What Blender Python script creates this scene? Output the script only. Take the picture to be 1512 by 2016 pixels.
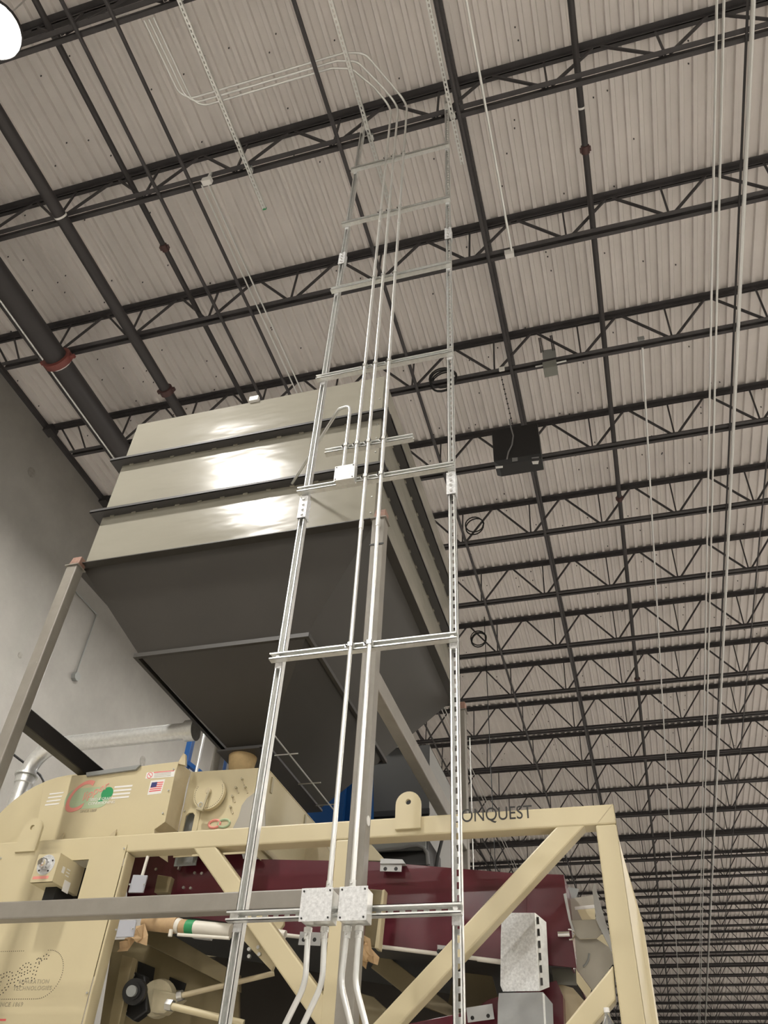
import bpy, bmesh, math, random
import numpy as np
from mathutils import Vector, Matrix

random.seed(7)
rng = np.random.default_rng(7)
for o in list(bpy.data.objects):
    bpy.data.objects.remove(o)
S = bpy.context.scene
COL = S.collection
PI = math.pi

# ------------------------------------------------------------------ camera
EYE = 1.6                                   # eye height above the floor
YAW, PITCH, ROLL, FPX = -0.318714703, 0.736905434, 0.0637302410, 1579.345
def cam_axes():
    cy, sy, cp, sp = math.cos(YAW), math.sin(YAW), math.cos(PITCH), math.sin(PITCH)
    f = np.array([sy*cp, cy*cp, sp]); r = np.array([cy, -sy, 0.0]); u = np.cross(r, f)
    r2 = r*math.cos(ROLL) + u*math.sin(ROLL)
    u2 = -r*math.sin(ROLL) + u*math.cos(ROLL)
    return r2, u2, f
CR, CU, CF = cam_axes()
cam = bpy.data.cameras.new('camera')
cam.sensor_fit = 'VERTICAL'; cam.sensor_height = 36.0; cam.lens = FPX/2016*36.0
cam.clip_start = 0.05; cam.clip_end = 300
cam_o = bpy.data.objects.new('camera', cam); COL.objects.link(cam_o)
cam_o.matrix_world = Matrix(((CR[0], CU[0], -CF[0], 0), (CR[1], CU[1], -CF[1], 0), (CR[2], CU[2], -CF[2], EYE), (0, 0, 0, 1)))
S.camera = cam_o

# ------------------------------------------------------------------ world, exposure
W = bpy.data.worlds.new('World'); S.world = W; W.use_nodes = True
W.node_tree.nodes['Background'].inputs[0].default_value = (0.5, 0.5, 0.5, 1)
W.node_tree.nodes['Background'].inputs[1].default_value = 0.02
S.view_settings.view_transform = 'Standard'
S.view_settings.look = 'None'
S.view_settings.gamma = 1.0
S.view_settings.use_curve_mapping = False
S.view_settings.exposure = 0.0
LAMP_POWER = 360.0                            # emission of a high-bay lens in the main hall
LAMP_POWER_WALL = 640.0                       # brighter lamps of the row along the left wall

# ------------------------------------------------------------------ measuring helpers (world metres, z from the floor)
def ray(px, py):
    d = CR*((px-756)/FPX) - CU*((py-1008)/FPX) + CF
    return d
def at(px, py, Y):
    d = ray(px, py); d = d*(Y/d[1]); return (float(d[0]), float(d[1]), float(d[2])+EYE)
def atX(px, py, X):
    d = ray(px, py); d = d*(X/d[0]); return (float(d[0]), float(d[1]), float(d[2])+EYE)
def atZ(px, py, z):
    d = ray(px, py); d = d*((z-EYE)/d[2]); return (float(d[0]), float(d[1]), float(d[2])+EYE)
def R(v): return v+EYE                       # height above the eye -> height above the floor

# ------------------------------------------------------------------ materials
MATS = {}
def mat(name, col, rough=0.5, metal=0.0, var=0.0, vscale=3.0, bump=0.0, bscale=40.0, spec=0.5, coat=0.0, speck=None, bdist=0.01, stretch=None):
    if name in MATS: return MATS[name]
    m = bpy.data.materials.new(name); m.use_nodes = True
    nt = m.node_tree; b = nt.nodes['Principled BSDF']
    b.inputs['Base Color'].default_value = (*col, 1)
    b.inputs['Roughness'].default_value = rough
    b.inputs['Metallic'].default_value = metal
    b.inputs['Specular IOR Level'].default_value = spec
    if coat:
        b.inputs['Coat Weight'].default_value = coat; b.inputs['Coat Roughness'].default_value = 0.12
    tc = nt.nodes.new('ShaderNodeTexCoord')
    src = tc.outputs['Object']
    if stretch:
        mp = nt.nodes.new('ShaderNodeMapping'); mp.inputs['Scale'].default_value = stretch
        nt.links.new(src, mp.inputs['Vector']); src = mp.outputs['Vector']
    if var:
        n = nt.nodes.new('ShaderNodeTexNoise'); n.inputs['Scale'].default_value = vscale; n.inputs['Detail'].default_value = 6; n.inputs['Roughness'].default_value = 0.65
        nt.links.new(src, n.inputs['Vector'])
        r = nt.nodes.new('ShaderNodeValToRGB')
        r.color_ramp.elements[0].position = 0.3; r.color_ramp.elements[1].position = 0.7
        r.color_ramp.elements[0].color = (*[c*(1-var) for c in col], 1)
        r.color_ramp.elements[1].color = (*[min(1, c*(1+var)) for c in col], 1)
        nt.links.new(n.outputs['Fac'], r.inputs['Fac'])
        out = r.outputs['Color']
        if speck:
            v = nt.nodes.new('ShaderNodeTexVoronoi'); v.inputs['Scale'].default_value = speck[1]
            nt.links.new(tc.outputs['Object'], v.inputs['Vector'])
            lt = nt.nodes.new('ShaderNodeMath'); lt.operation = 'LESS_THAN'; lt.inputs[1].default_value = speck[2]
            nt.links.new(v.outputs['Distance'], lt.inputs[0])
            mx = nt.nodes.new('ShaderNodeMix'); mx.data_type = 'RGBA'
            mx.inputs[7].default_value = (*speck[0], 1)
            nt.links.new(lt.outputs[0], mx.inputs[0]); nt.links.new(out, mx.inputs[6]); out = mx.outputs[2]
        nt.links.new(out, b.inputs['Base Color'])
    if bump:
        n2 = nt.nodes.new('ShaderNodeTexNoise'); n2.inputs['Scale'].default_value = bscale; n2.inputs['Detail'].default_value = 3
        nt.links.new(src, n2.inputs['Vector'])
        bp = nt.nodes.new('ShaderNodeBump'); bp.inputs['Strength'].default_value = bump; bp.inputs['Distance'].default_value = bdist
        nt.links.new(n2.outputs['Fac'], bp.inputs['Height']); nt.links.new(bp.outputs['Normal'], b.inputs['Normal'])
    MATS[name] = m
    return m
M_DECK = mat('deck_paint', (0.70, 0.66, 0.63), 0.55, var=0.06, vscale=1.2)
M_JOIST = mat('joist_primer', (0.050, 0.046, 0.047), 0.6, var=0.2, vscale=4)
M_CONC = mat('tilt_up_concrete', (0.31, 0.298, 0.275), 0.85, var=0.12, vscale=1.1, bump=0.15, bscale=30)
M_FLOOR = mat('floor_concrete', (0.62, 0.59, 0.55), 0.6, var=0.08, vscale=0.7)
M_GALV = mat('galvanised_steel', (0.80, 0.81, 0.79), 0.36, metal=0.75, var=0.10, vscale=30)
M_GALVB = mat('galvanised_cover', (0.66, 0.67, 0.67), 0.55, metal=0.55, var=0.22, vscale=70)
M_EMT = mat('conduit_zinc', (0.84, 0.85, 0.83), 0.32, metal=0.75)
M_BIN = mat('bin_paint', (0.30, 0.285, 0.235), 0.17, var=0.04, vscale=2.0, bump=0.6, bscale=1.9, spec=0.6, bdist=0.022, stretch=(0.6, 0.6, 1.7))
M_HOP = mat('bin_paint_shaded', (0.042, 0.038, 0.032), 0.45, var=0.06, vscale=2)  # bin paint darkened to stand for the unlit hopper underside
M_BINS = mat('bin_rib_shaded', (0.055, 0.052, 0.050), 0.5)  # rib colour darkened for the shade on the rib undersides
M_POST = mat('stand_paint', (0.25, 0.232, 0.20), 0.42, var=0.10, vscale=6, speck=((0.5, 0.48, 0.42), 9, 0.035))
M_RUST = mat('weld_primer', (0.26, 0.15, 0.11), 0.6, var=0.25, vscale=25)
M_BEIGE = mat('beige_enamel', (0.60, 0.525, 0.335), 0.38, var=0.03, vscale=2)
M_BEIGE2 = mat('beige_enamel_worn', (0.55, 0.47, 0.31), 0.45, var=0.10, vscale=5)
M_OLIVE = mat('shaded_inner_olive', (0.25, 0.205, 0.115), 0.45, var=0.10, vscale=5)  # inner machine parts, darkened to carry the shade they sit in
M_MAROON = mat('maroon_enamel', (0.105, 0.020, 0.030), 0.22, var=0.10, vscale=2, spec=0.6)
M_BLACK = mat('black_paint', (0.012, 0.012, 0.012), 0.45)
M_DARKBOX = mat('charcoal_sheet', (0.055, 0.056, 0.056), 0.5)
M_BLUE = mat('blue_paint', (0.008, 0.085, 0.30), 0.4)
M_WHITE = mat('white_label', (0.80, 0.79, 0.76), 0.5)
M_PVC = mat('white_plastic', (0.75, 0.72, 0.64), 0.4)
M_RED = mat('red_print', (0.72, 0.12, 0.12), 0.5)
M_PINK = mat('faded_red_print', (0.78, 0.30, 0.25), 0.5)
M_GREEN = mat('green_print', (0.03, 0.30, 0.11), 0.5)
M_LGREEN = mat('pale_green_print', (0.42, 0.52, 0.33), 0.5)
M_NAVY = mat('navy_print', (0.03, 0.04, 0.16), 0.5)
M_INK = mat('black_print', (0.02, 0.018, 0.015), 0.5)
M_INK2 = mat('faint_print', (0.36, 0.32, 0.23), 0.5)
M_PAPER = mat('kraft_paper', (0.52, 0.36, 0.20), 0.8, var=0.15, vscale=8)
M_PIPE = mat('black_iron_pipe', (0.040, 0.036, 0.036), 0.5)
M_COUP = mat('red_coupling', (0.075, 0.035, 0.032), 0.5)
M_CHROME = mat('chrome', (0.8, 0.8, 0.8), 0.15, metal=1.0)
M_GREYBOX = mat('grey_enclosure', (0.26, 0.27, 0.26), 0.5)
M_RUBBER = mat('rubber_cable', (0.015, 0.015, 0.015), 0.6)
M_GREYCORD = mat('grey_cord', (0.20, 0.20, 0.20), 0.5)
M_CASTING = mat('casting_paint', (0.45, 0.40, 0.27), 0.4, var=0.1, vscale=12)
M_BOLT = mat('zinc_bolt', (0.7, 0.7, 0.68), 0.3, metal=0.9)
def emit(name, col, s):
    m = bpy.data.materials.new(name); m.use_nodes = True
    b = m.node_tree.nodes['Principled BSDF']
    b.inputs['Base Color'].default_value = (0.8, 0.8, 0.8, 1)
    b.inputs['Emission Color'].default_value = (*col, 1); b.inputs['Emission Strength'].default_value = s
    return m
M_LENS = emit('lamp_lens', (1.0, 0.96, 0.90), LAMP_POWER)
M_LENSW = emit('lamp_lens_wall_row', (1.0, 0.96, 0.90), LAMP_POWER_WALL)
def clear_plastic():
    m = bpy.data.materials.new('clear_plastic'); m.use_nodes = True
    b = m.node_tree.nodes['Principled BSDF']
    b.inputs['Base Color'].default_value = (0.9, 0.93, 0.93, 1); b.inputs['Roughness'].default_value = 0.08
    b.inputs['Transmission Weight'].default_value = 0.9; b.inputs['IOR'].default_value = 1.3
    return m
M_CLEAR = clear_plastic()

# ------------------------------------------------------------------ mesh building
class MB:
    def __init__(s): s.v = []; s.f = []
    def add(s, verts, faces):
        n = len(s.v); s.v += [tuple(map(float, p)) for p in verts]; s.f += [tuple(i+n for i in f) for f in faces]; return s
    def box(s, x0, x1, y0, y1, z0, z1):
        x0, x1 = min(x0, x1), max(x0, x1); y0, y1 = min(y0, y1), max(y0, y1); z0, z1 = min(z0, z1), max(z0, z1)
        v = [(x0, y0, z0), (x1, y0, z0), (x1, y1, z0), (x0, y1, z0), (x0, y0, z1), (x1, y0, z1), (x1, y1, z1), (x0, y1, z1)]
        return s.add(v, [(0, 3, 2, 1), (4, 5, 6, 7), (0, 1, 5, 4), (1, 2, 6, 5), (2, 3, 7, 6), (3, 0, 4, 7)])
    def hexa(s, lo, hi):                     # 4 bottom corners and 4 top corners, same order
        return s.add(list(lo)+list(hi), [(3, 2, 1, 0), (4, 5, 6, 7), (0, 1, 5, 4), (1, 2, 6, 5), (2, 3, 7, 6), (3, 0, 4, 7)])
    def bar(s, p, q, w, h, up=(0, 0, 1)):    # rectangular bar between two points
        p, q = Vector(p), Vector(q); d = (q-p).normalized(); up = Vector(up)
        if abs(d.dot(up)) > 0.95: up = Vector((0, 1, 0))
        a = d.cross(up).normalized(); b = a.cross(d).normalized()
        c = [(-w/2, -h/2), (w/2, -h/2), (w/2, h/2), (-w/2, h/2)]
        return s.hexa([p+a*x+b*y for x, y in c], [q+a*x+b*y for x, y in c])
    def prism(s, poly, y0, y1):              # polygon in (x,z), pushed along y
        n = len(poly); v = [(x, y0, z) for x, z in poly]+[(x, y1, z) for x, z in poly]
        f = [tuple(range(n)), tuple(range(2*n-1, n-1, -1))]+[(i, i+n, (i+1) % n+n, (i+1) % n) for i in range(n)]
        return s.add(v, f)
    def prismx(s, poly, x0, x1):             # polygon in (y,z), pushed along x
        n = len(poly); v = [(x0, y, z) for y, z in poly]+[(x1, y, z) for y, z in poly]
        f = [tuple(range(n)), tuple(range(2*n-1, n-1, -1))]+[(i, i+n, (i+1) % n+n, (i+1) % n) for i in range(n)]
        return s.add(v, f)
    def tube(s, pts, r, n=8, caps=True):
        pts = [Vector(p) for p in pts]; rings = []
        t0 = (pts[1]-pts[0]).normalized()
        a = t0.cross(Vector((0, 0, 1)))
        if a.length < 1e-3: a = t0.cross(Vector((1, 0, 0)))
        a.normalize()
        for i, p in enumerate(pts):
            if i == 0: t = (pts[1]-p)
            elif i == len(pts)-1: t = (p-pts[i-1])
            else: t = (pts[i+1]-p).normalized()+(p-pts[i-1]).normalized()
            t.normalize(); a = (a-t*a.dot(t)).normalized(); b = t.cross(a)
            rr = r[i] if isinstance(r, (list, tuple)) else r
            rings.append([p+(a*math.cos(k*2*PI/n)+b*math.sin(k*2*PI/n))*rr for k in range(n)])
        v = [q for ring in rings for q in ring]; f = []
        for i in range(len(pts)-1):
            for k in range(n):
                f.append((i*n+k, i*n+(k+1) % n, (i+1)*n+(k+1) % n, (i+1)*n+k))
        if caps: f += [tuple(range(n-1, -1, -1)), tuple((len(pts)-1)*n+k for k in range(n))]
        return s.add(v, f)
    def cyl(s, p, q, r, n=12): return s.tube([p, q], r, n)
    def mesh(s, name, m, smooth=False):
        me = bpy.data.meshes.new(name); me.from_pydata(s.v, [], s.f); me.update()
        bm = bmesh.new(); bm.from_mesh(me); bmesh.ops.recalc_face_normals(bm, faces=bm.faces); bm.to_mesh(me); bm.free()
        me.materials.append(m)
        if smooth:
            for p in me.polygons: p.use_smooth = True
            me.set_sharp_from_angle(angle=math.radians(40))
        return me
    def build(s, name, m, parent=None, smooth=False, bevel=0.0, loc=None):
        return obj(name, s.mesh(name, m, smooth), parent, bevel, loc)
def obj(name, me, parent=None, bevel=0.0, loc=None):
    o = bpy.data.objects.new(name, me); COL.objects.link(o)
    if parent: o.parent = parent; 
    if parent and parent.type == 'EMPTY' and loc is None:
        o.location = -Vector(parent.location)          # meshes are written in world metres
    if loc is not None: o.location = loc
    if bevel:
        b = o.modifiers.new('bevel', 'BEVEL'); b.width = bevel; b.segments = 2; b.limit_method = 'ANGLE'
    return o
def sub(name, mb, m, parent, smooth=False, bevel=0.0):
    """a sub-part of a mesh part: the part already sits at the offset of its thing"""
    o = obj(name, mb.mesh(name, m, smooth), None, bevel); o.parent = parent; return o
def tag(o, label, cat, group=None):
    o['label'] = label; o['category'] = cat
    if group: o['group'] = group
    return o
def thing(name, label, cat, loc=(0, 0, 0), group=None):
    o = bpy.data.objects.new(name, None); COL.objects.link(o); o.location = loc; o.empty_display_size = 0.1
    return tag(o, label, cat, group)
def struct(o): o['kind'] = 'structure'; return o
def arc_path(pts, rad, n=6):                 # polyline with filleted corners
    pts = [Vector(p) for p in pts]; out = [pts[0]]
    for i in range(1, len(pts)-1):
        a, b, c = pts[i-1], pts[i], pts[i+1]
        u, w = (a-b), (c-b); lu, lw = u.length, w.length; u.normalize(); w.normalize()
        ang = u.angle(w)
        if ang > PI-0.02: out.append(b); continue
        t = min(rad/math.tan(ang/2), lu*0.49, lw*0.49); r = t*math.tan(ang/2)
        bis = (u+w).normalized(); cen = b+bis*(r/math.sin(ang/2))
        s0 = b+u*t-cen; s1 = b+w*t-cen; th = s0.angle(s1)
        for k in range(n+1):
            x = k/n; out.append(cen+(s0*math.sin((1-x)*th)+s1*math.sin(x*th))/math.sin(th))
    out.append(pts[-1]); return out
def holed(name, outer, holes, y0, y1, m, parent, bevel=0.0):
    """plate in the xz plane with real holes; outer and holes are lists of (x,z)"""
    bm = bmesh.new()
    for loop in [outer]+holes:
        vs = [bm.verts.new((x, y0, z)) for x, z in loop]
        for i in range(len(vs)): bm.edges.new((vs[i], vs[(i+1) % len(vs)]))
    bmesh.ops.triangle_fill(bm, use_beauty=True, use_dissolve=False, edges=bm.edges[:])
    ext = bmesh.ops.extrude_face_region(bm, geom=bm.faces[:])
    for v in ext['geom']:
        if isinstance(v, bmesh.types.BMVert): v.co.y = y1
    bmesh.ops.recalc_face_normals(bm, faces=bm.faces)
    me = bpy.data.meshes.new(name); bm.to_mesh(me); bm.free(); me.materials.append(m)
    return obj(name, me, parent, bevel)
def circ(x, z, r, n=16): return [(x+r*math.cos(k*2*PI/n), z+r*math.sin(k*2*PI/n)) for k in range(n)]
def pxz(pts, Y): return [(at(x, y, Y)[0], at(x, y, Y)[2]) for x, y in pts]
def font_mesh(text, size, shear=0.0, extrude=0.0006, space=1.0, spacing_line=1.0, align='LEFT'):
    c = bpy.data.curves.new('lettering', 'FONT'); c.body = text; c.size = size; c.shear = shear; c.extrude = extrude
    c.space_character = space; c.align_x = align; c.space_line = spacing_line
    t = bpy.data.objects.new('lettering', c); COL.objects.link(t)
    bpy.context.view_layer.update()
    me = bpy.data.meshes.new_from_object(t.evaluated_get(bpy.context.evaluated_depsgraph_get()))
    bpy.data.objects.remove(t); bpy.data.curves.remove(c)
    return me
def lettering(name, text, x, y, z, size, m, parent, shear=0.0, tilt=0.0, space=1.0, sx=1.0, align='LEFT'):
    me = font_mesh(text, size, shear, space=space, align=align)
    mw = Matrix.Translation((x, y, z)) @ Matrix.Rotation(-tilt, 4, 'Y') @ Matrix.Rotation(PI/2, 4, 'X') @ Matrix.Diagonal((sx, 1, 1, 1))
    me.transform(mw); me.materials.clear(); me.materials.append(m)
    return obj(name, me, parent)

# ================================================================== THE BUILDING
XL, XR, YB, YF, ZR = -8.5, 20.0, -15.0, 66.0, R(10.01)
def room():
    o = MB().box(XL, XR, YB, YF, -0.2, 0).build('floor', M_FLOOR); struct(o)
    o = MB().box(XL-0.25, XL, YB, YF, -0.2, R(10.6)).build('wall_left', M_CONC); struct(o); wl = o
    for (px, py, r) in [(62, 930, 0.09), (281, 1499, 0.10), (40, 1290, 0.05)]:
        p = atX(px, py, XL)
        sub('patch', MB().cyl((XL-0.01, p[1], p[2]), (XL+0.004, p[1], p[2]), r, 18), mat('patch_grout', (0.26, 0.25, 0.225), 0.9, var=0.2, vscale=14), wl)
    for yj in (-6.5, 1.0, 18.5, 27.5, 36.5, 45.5, 54.5):         # joints between the tilt-up panels
        sub('panel_joint', MB().box(XL-0.01, XL+0.003, yj-0.008, yj+0.008, 0, R(10.4)), mat('joint_sealant', (0.22, 0.21, 0.19), 0.9), wl)
    struct(MB().box(XR, XR+0.25, YB, YF, -0.2, R(10.6)).build('wall_right', M_CONC))
    struct(MB().box(XL, XR, YF, YF+0.25, -0.2, R(10.6)).build('wall_far', M_CONC))
    struct(MB().box(XL, XR, YB-0.25, YB, -0.2, R(10.6)).build('wall_near', M_CONC))
    c = MB().box(XL-0.25, XR+0.25, YB-0.25, YF+0.25, R(10.12), R(10.3)).build('ceiling', M_DECK); struct(c)
    struct(MB().box(XL, XL+0.07, YB, YF, R(9.93), R(10.008)).build('trim_1', M_JOIST))
    r = np.random.default_rng(11); b = MB()
    for k in range(700):                                         # screw tips poking through the deck pans
        kx = int(r.integers(0, 95)); x = XL+kx*0.1524+0.058+0.082*float(r.uniform(0.2, 0.8)); y = float(r.uniform(0.5, 22))
        b.tube([(x, y, ZR+0.043), (x, y, ZR+0.022)], 0.009, 5)
    f = b.build('deck_fasteners', M_JOIST); f.parent = c; f['kind'] = 'stuff'
    # one ribbed roof-deck sheet, 36 in wide, six ribs
    p = 0.1524; b = MB(); prof = []
    for k in range(6):
        x = k*p
        prof += [(x, 0.0), (x+0.046, 0.0), (x+0.058, 0.042), (x+0.140, 0.042)]
    prof += [(6*p, 0.0)]
    y0, y1 = YB, YF
    vs = [(x, y0, z) for x, z in prof]+[(x, y1, z) for x, z in prof]; n = len(prof)
    b.add(vs, [(i, i+1, n+i+1, n+i) for i in range(n-1)])
    b.box(-0.003, 0.004, y0, y1, -0.004, 0.0)                    # crimped side lap
    me = b.mesh('deck_sheet', M_DECK)
    k = 0
    x = XL
    while x < XR:
        o = bpy.data.objects.new('deck_sheet', me); COL.objects.link(o); o.parent = c; o.location = (x, 0, ZR); x += 6*p
room()

# ------------------------------------------------------------------ roof joists
J0, JP, NJ = 3.53, 1.811, 34
XB0, XT0, XP = -0.84, -0.235, 1.212
JX0, JX1 = XL+0.02, 12.0
def joists():
    ztop, zbot = R(10.005), R(9.19)
    top = MB()
    for s in (-1, 1):
        top.box(JX0, JX1, s*0.008, s*0.072, ztop-0.008, ztop)
        top.box(JX0, JX1, s*0.008, s*0.015, ztop-0.075, ztop)
    m_top = top.mesh('top_chord', M_JOIST)
    bot = MB(); bx0 = -7.75
    for s in (-1, 1):
        bot.box(bx0, JX1, s*0.017, s*0.070, zbot, zbot+0.007)
        bot.box(bx0, JX1, s*0.017, s*0.024, zbot, zbot+0.068)
    m_bot = bot.mesh('bottom_chord', M_JOIST)
    zt, zb = ztop-0.07, zbot+0.05
    def seg(x0, z0, x1, z1, r=0.014): return (x0, z0, x1, z1, r)
    webs = []
    for k in range(-5, 11):
        xb = XB0+k*XP; xl = xb-(XB0-XT0)-XP; xr = xb-(XB0-XT0)
        xl = XT0+(k-1)*XP; xr = XT0+k*XP
        webs.append(seg(xl+0.05, zt, xb-0.03, zb)); webs.append(seg(xr-0.05, zt, xb+0.05, zb))
        webs.append(seg(xb+0.02, zt, xb+0.0, zb, 0.011))
    webs.append(seg(XL+0.3, zt, bx0+0.05, zb)); webs.append(seg(XL+0.62, zt, bx0+0.25, zb, 0.011))
    wm = {}
    def webmesh(w):
        x0, z0, x1, z1, r = w
        key = (round(x1-x0, 3), round(z1-z0, 3), r)
        if key not in wm: wm[key] = MB().bar((0, 0, 0), (x1-x0, 0, z1-z0), 2*r, 2*r, up=(0, 1, 0)).mesh('web_bar', M_JOIST)
        return wm[key]
    far = MB()
    for w in webs: far.bar((w[0], 0, w[1]), (w[2], 0, w[3]), 2*w[4], 2*w[4], up=(0, 1, 0))
    m_far = far.mesh('web_bars', M_JOIST)
    seat = MB().box(XL, XL+0.16, -0.09, 0.09, ztop-0.13, ztop-0.008).mesh('bearing_seat', M_JOIST)
    names = {-1: 'dark steel roof joist cut by the top left corner, nearest to the viewer',
             0: 'dark steel roof joist that the tops of the galvanized strut ladder reach',
             1: 'dark steel roof joist second from the top, carrying a small white box',
             2: 'dark steel roof joist carrying the grey box on two perforated straps',
             3: 'dark steel roof joist passing just behind the black hanging box',
             4: 'dark steel roof joist carrying the upper black cable coil',
             5: 'dark steel roof joist between the two joists with cable coils',
             6: 'dark steel roof joist carrying the lower black cable coil'}
    for i, w in enumerate(('first', 'second', 'third', 'fourth', 'fifth', 'sixth', 'seventh', 'eighth', 'ninth', 'tenth', 'eleventh', 'twelfth')):
        names[7+i] = w+' dark roof joist beyond the one with the lower cable coil'
    for k in range(-4, NJ):
        y = J0+k*JP
        lab = names.get(k, 'dark open-web steel roof joist in the dense far rows low on the right' if k > 6 else 'dark open-web steel roof joist behind the viewer')
        t = thing('roof_joist', lab, 'joist', (0, y, 0), 'open-web roof joists')
        obj('top_chord', m_top, t, loc=(0, 0, 0)); obj('bottom_chord', m_bot, t, loc=(0, 0, 0)); obj('bearing_seat', seat, t, loc=(0, 0, 0))
        if -1 <= k <= 8:
            rest = MB()
            for w in webs:
                if w[0] < 4.2: obj('web_bar', webmesh(w), t, loc=(w[0], 0, w[1]))
                else: rest.bar((w[0], 0, w[1]), (w[2], 0, w[3]), 2*w[4], 2*w[4], up=(0, 1, 0))
            o = obj('web_bars', rest.mesh('web_bars', M_JOIST), t, loc=(0, 0, 0)); o['kind'] = 'stuff'
        else:
            o = obj('web_bars', m_far, t, loc=(0, 0, 0)); o['kind'] = 'stuff'
joists()

# ------------------------------------------------------------------ bridging rods, sprinkler pipes, ceiling conduits (all run along y)
def bridging():
    spec = [(-1.975, 9.18, 'below the joists left of the strut ladder'), (-0.60, 9.18, 'at bottom chord level right of the strut ladder'),
            (-0.60, 9.90, 'at top chord level right of the strut ladder'), (-4.27, 9.18, 'beside the slim sprinkler pipe over the bin'),
            (-3.83, 9.18, 'crossing above the top edge of the bin'), (2.36, 9.18, 'between the right hand ceiling conduits'),
            (2.92, 9.18, 'at the right edge of the picture'), (-7.13, 9.18, 'beside the thick sprinkler main near the wall')]
    for x, z, where in spec:
        r = 0.014 if x > 2 else 0.024
        o = MB().cyl((x, J0-4*JP, R(z)), (x, J0+(NJ-1)*JP, R(z)), r, 8).build('bridging_rod', M_JOIST, None, True)
        tag(o, 'dark steel bridging rod under the roof '+where, 'bridging', 'bridging rods')
bridging()
def ypipe(name, label, cat, x, z, r, y0, y1, m, coups=(), group=None, mc=None, rings=()):
    t = thing(name, label, cat, (x, y0, R(z)), group)
    MB().cyl((x, y0, R(z)), (x, y1, R(z)), r, 16).build('pipe', m, t, True)
    for y in coups:
        MB().tube([(x, y-0.05, R(z)), (x, y-0.045, R(z)), (x, y+0.045, R(z)), (x, y+0.05, R(z))], [r*1.05, r*1.35, r*1.35, r*1.05], 16).build('coupling', mc or M_COUP, t, True)
        b = MB().box(x-r*1.75, x-r*1.2, y-0.025, y+0.025, R(z)-0.02, R(z)+0.02).box(x+r*1.2, x+r*1.75, y-0.025, y+0.025, R(z)-0.02, R(z)+0.02)
        b.build('coupling_lug', mc or M_COUP, t)
    for y in rings:
        MB().cyl((x, y-0.012, R(z)), (x, y+0.012, R(z)), r*1.03, 16).build('pipe_marking', M_WHITE, t, True)
    return t
ypipe('sprinkler_main', 'thickest dark sprinkler main with a red coupling beside the concrete wall', 'pipe', -6.67, 8.90, 0.155, -12, 40, M_PIPE, (5.25, 11.3), 'sprinkler pipes', mc=mat('red_coupling_main', (0.20, 0.055, 0.045), 0.5), rings=(5.32,))
ypipe('sprinkler_pipe', 'medium dark sprinkler pipe running down to the top left of the bin', 'pipe', -5.50, 9.02, 0.078, -12, 40, M_PIPE, (6.2, 12.2), 'sprinkler pipes', rings=(3.42,))
ypipe('sprinkler_branch', 'slim dark sprinkler branch with a flared coupling, left of the strut ladder', 'pipe', -4.69, 9.50, 0.036, -12, 40, M_PIPE, (4.34, 9.2), 'sprinkler pipes')
ypipe('sprinkler_branch', 'slim dark sprinkler branch with brown coupling crossing the right half of the roof', 'pipe', 0.717, 9.50, 0.036, -12, 50, M_PIPE, (4.43, 10.5, 16.5), 'sprinkler pipes', rings=(3.95,))
def ycond(label, x, z, y0, y1, r=0.0145):
    o = MB().cyl((x, y0, R(z)), (x, y1, R(z)), r, 8).build('ceiling_conduit', M_EMT, None, True)
    return tag(o, label, 'conduit', 'conduits under the roof')
ycond('thin zinc conduit, left one of the close pair at the right side of the roof', 2.055, 9.12, -10, 52)
ycond('thin zinc conduit, right one of the close pair at the right side of the roof', 2.122, 9.12, -10, 52)
ycond('thicker zinc conduit right of the close pair at the right side of the roof', 2.395, 9.12, -10, 52, 0.025)
ycond('thin zinc conduit running over the roof into the white box beside the ladder', -0.302, 9.14, -8, 5.33)
ycond('thin zinc conduit starting at the small box on the third joist', 1.18, 9.15, 7.16, 52)
ycond('thin zinc conduit hugging the right side of the thick sprinkler main', -6.99, 9.05, -8, 30, 0.02)
ycond('thin zinc conduit beside the medium sprinkler pipe', -5.63, 9.16, -8, 20, 0.010)
for i, x in enumerate((-3.70, -3.62)):
    ycond(('left' if i == 0 else 'right')+' one of two thin conduits running from the white box over the bin', x, 9.14, 3.55, 30, 0.010)

# ================================================================== THE STRUT LADDER
SW = 0.0413
def strut_bm(L, slot=True, w=SW, t=0.0026):
    """channel along local z from 0 to L, open side towards -y, back web at +y with slots"""
    b = MB(); h = w/2
    b.box(-h, -h+t, 0, w, 0, L); b.box(h-t, h, 0, w, 0, L)
    for s in (-1, 1):
        b.box(s*h, s*(h-0.0095), 0, t, 0, L); b.box(s*(h-0.0095), s*(h-0.0095+t), t, 0.0085, 0, L)
    if slot:
        sw = 0.0072
        b.box(-h+t, -sw, w-t, w, 0, L); b.box(sw, h-t, w-t, w, 0, L)
        z = 0.0
        while z < L:
            b.box(-sw, sw, w-t, w, z, min(L, z+0.0228)); z += 0.0508
    else: b.box(-h+t, h-t, w-t, w, 0, L)
    return b
def strut(name, p, L, axis, m, parent, slot=True, label=None, roll=0.0):
    me = strut_bm(L, slot).mesh(name, m)
    if axis == 'x': mw = Matrix.Rotation(PI/2, 4, 'Y') @ Matrix.Identity(4)
    elif axis == 'y': mw = Matrix.Rotation(-PI/2, 4, 'X')
    else: mw = Matrix.Identity(4)
    me.transform(Matrix.Translation(p) @ mw @ Matrix.Rotation(roll, 4, 'Z'))
    o = obj(name, me, parent)
    if label: o['label'] = label
    return o
YR = 3.375                                    # front of the rungs
YU = YR+SW                                    # front of the uprights
UX = (-1.667, -0.7105)
RZ = [1.002, 2.298, 3.544, 4.698, 5.879, 6.986, 8.110]
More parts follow.
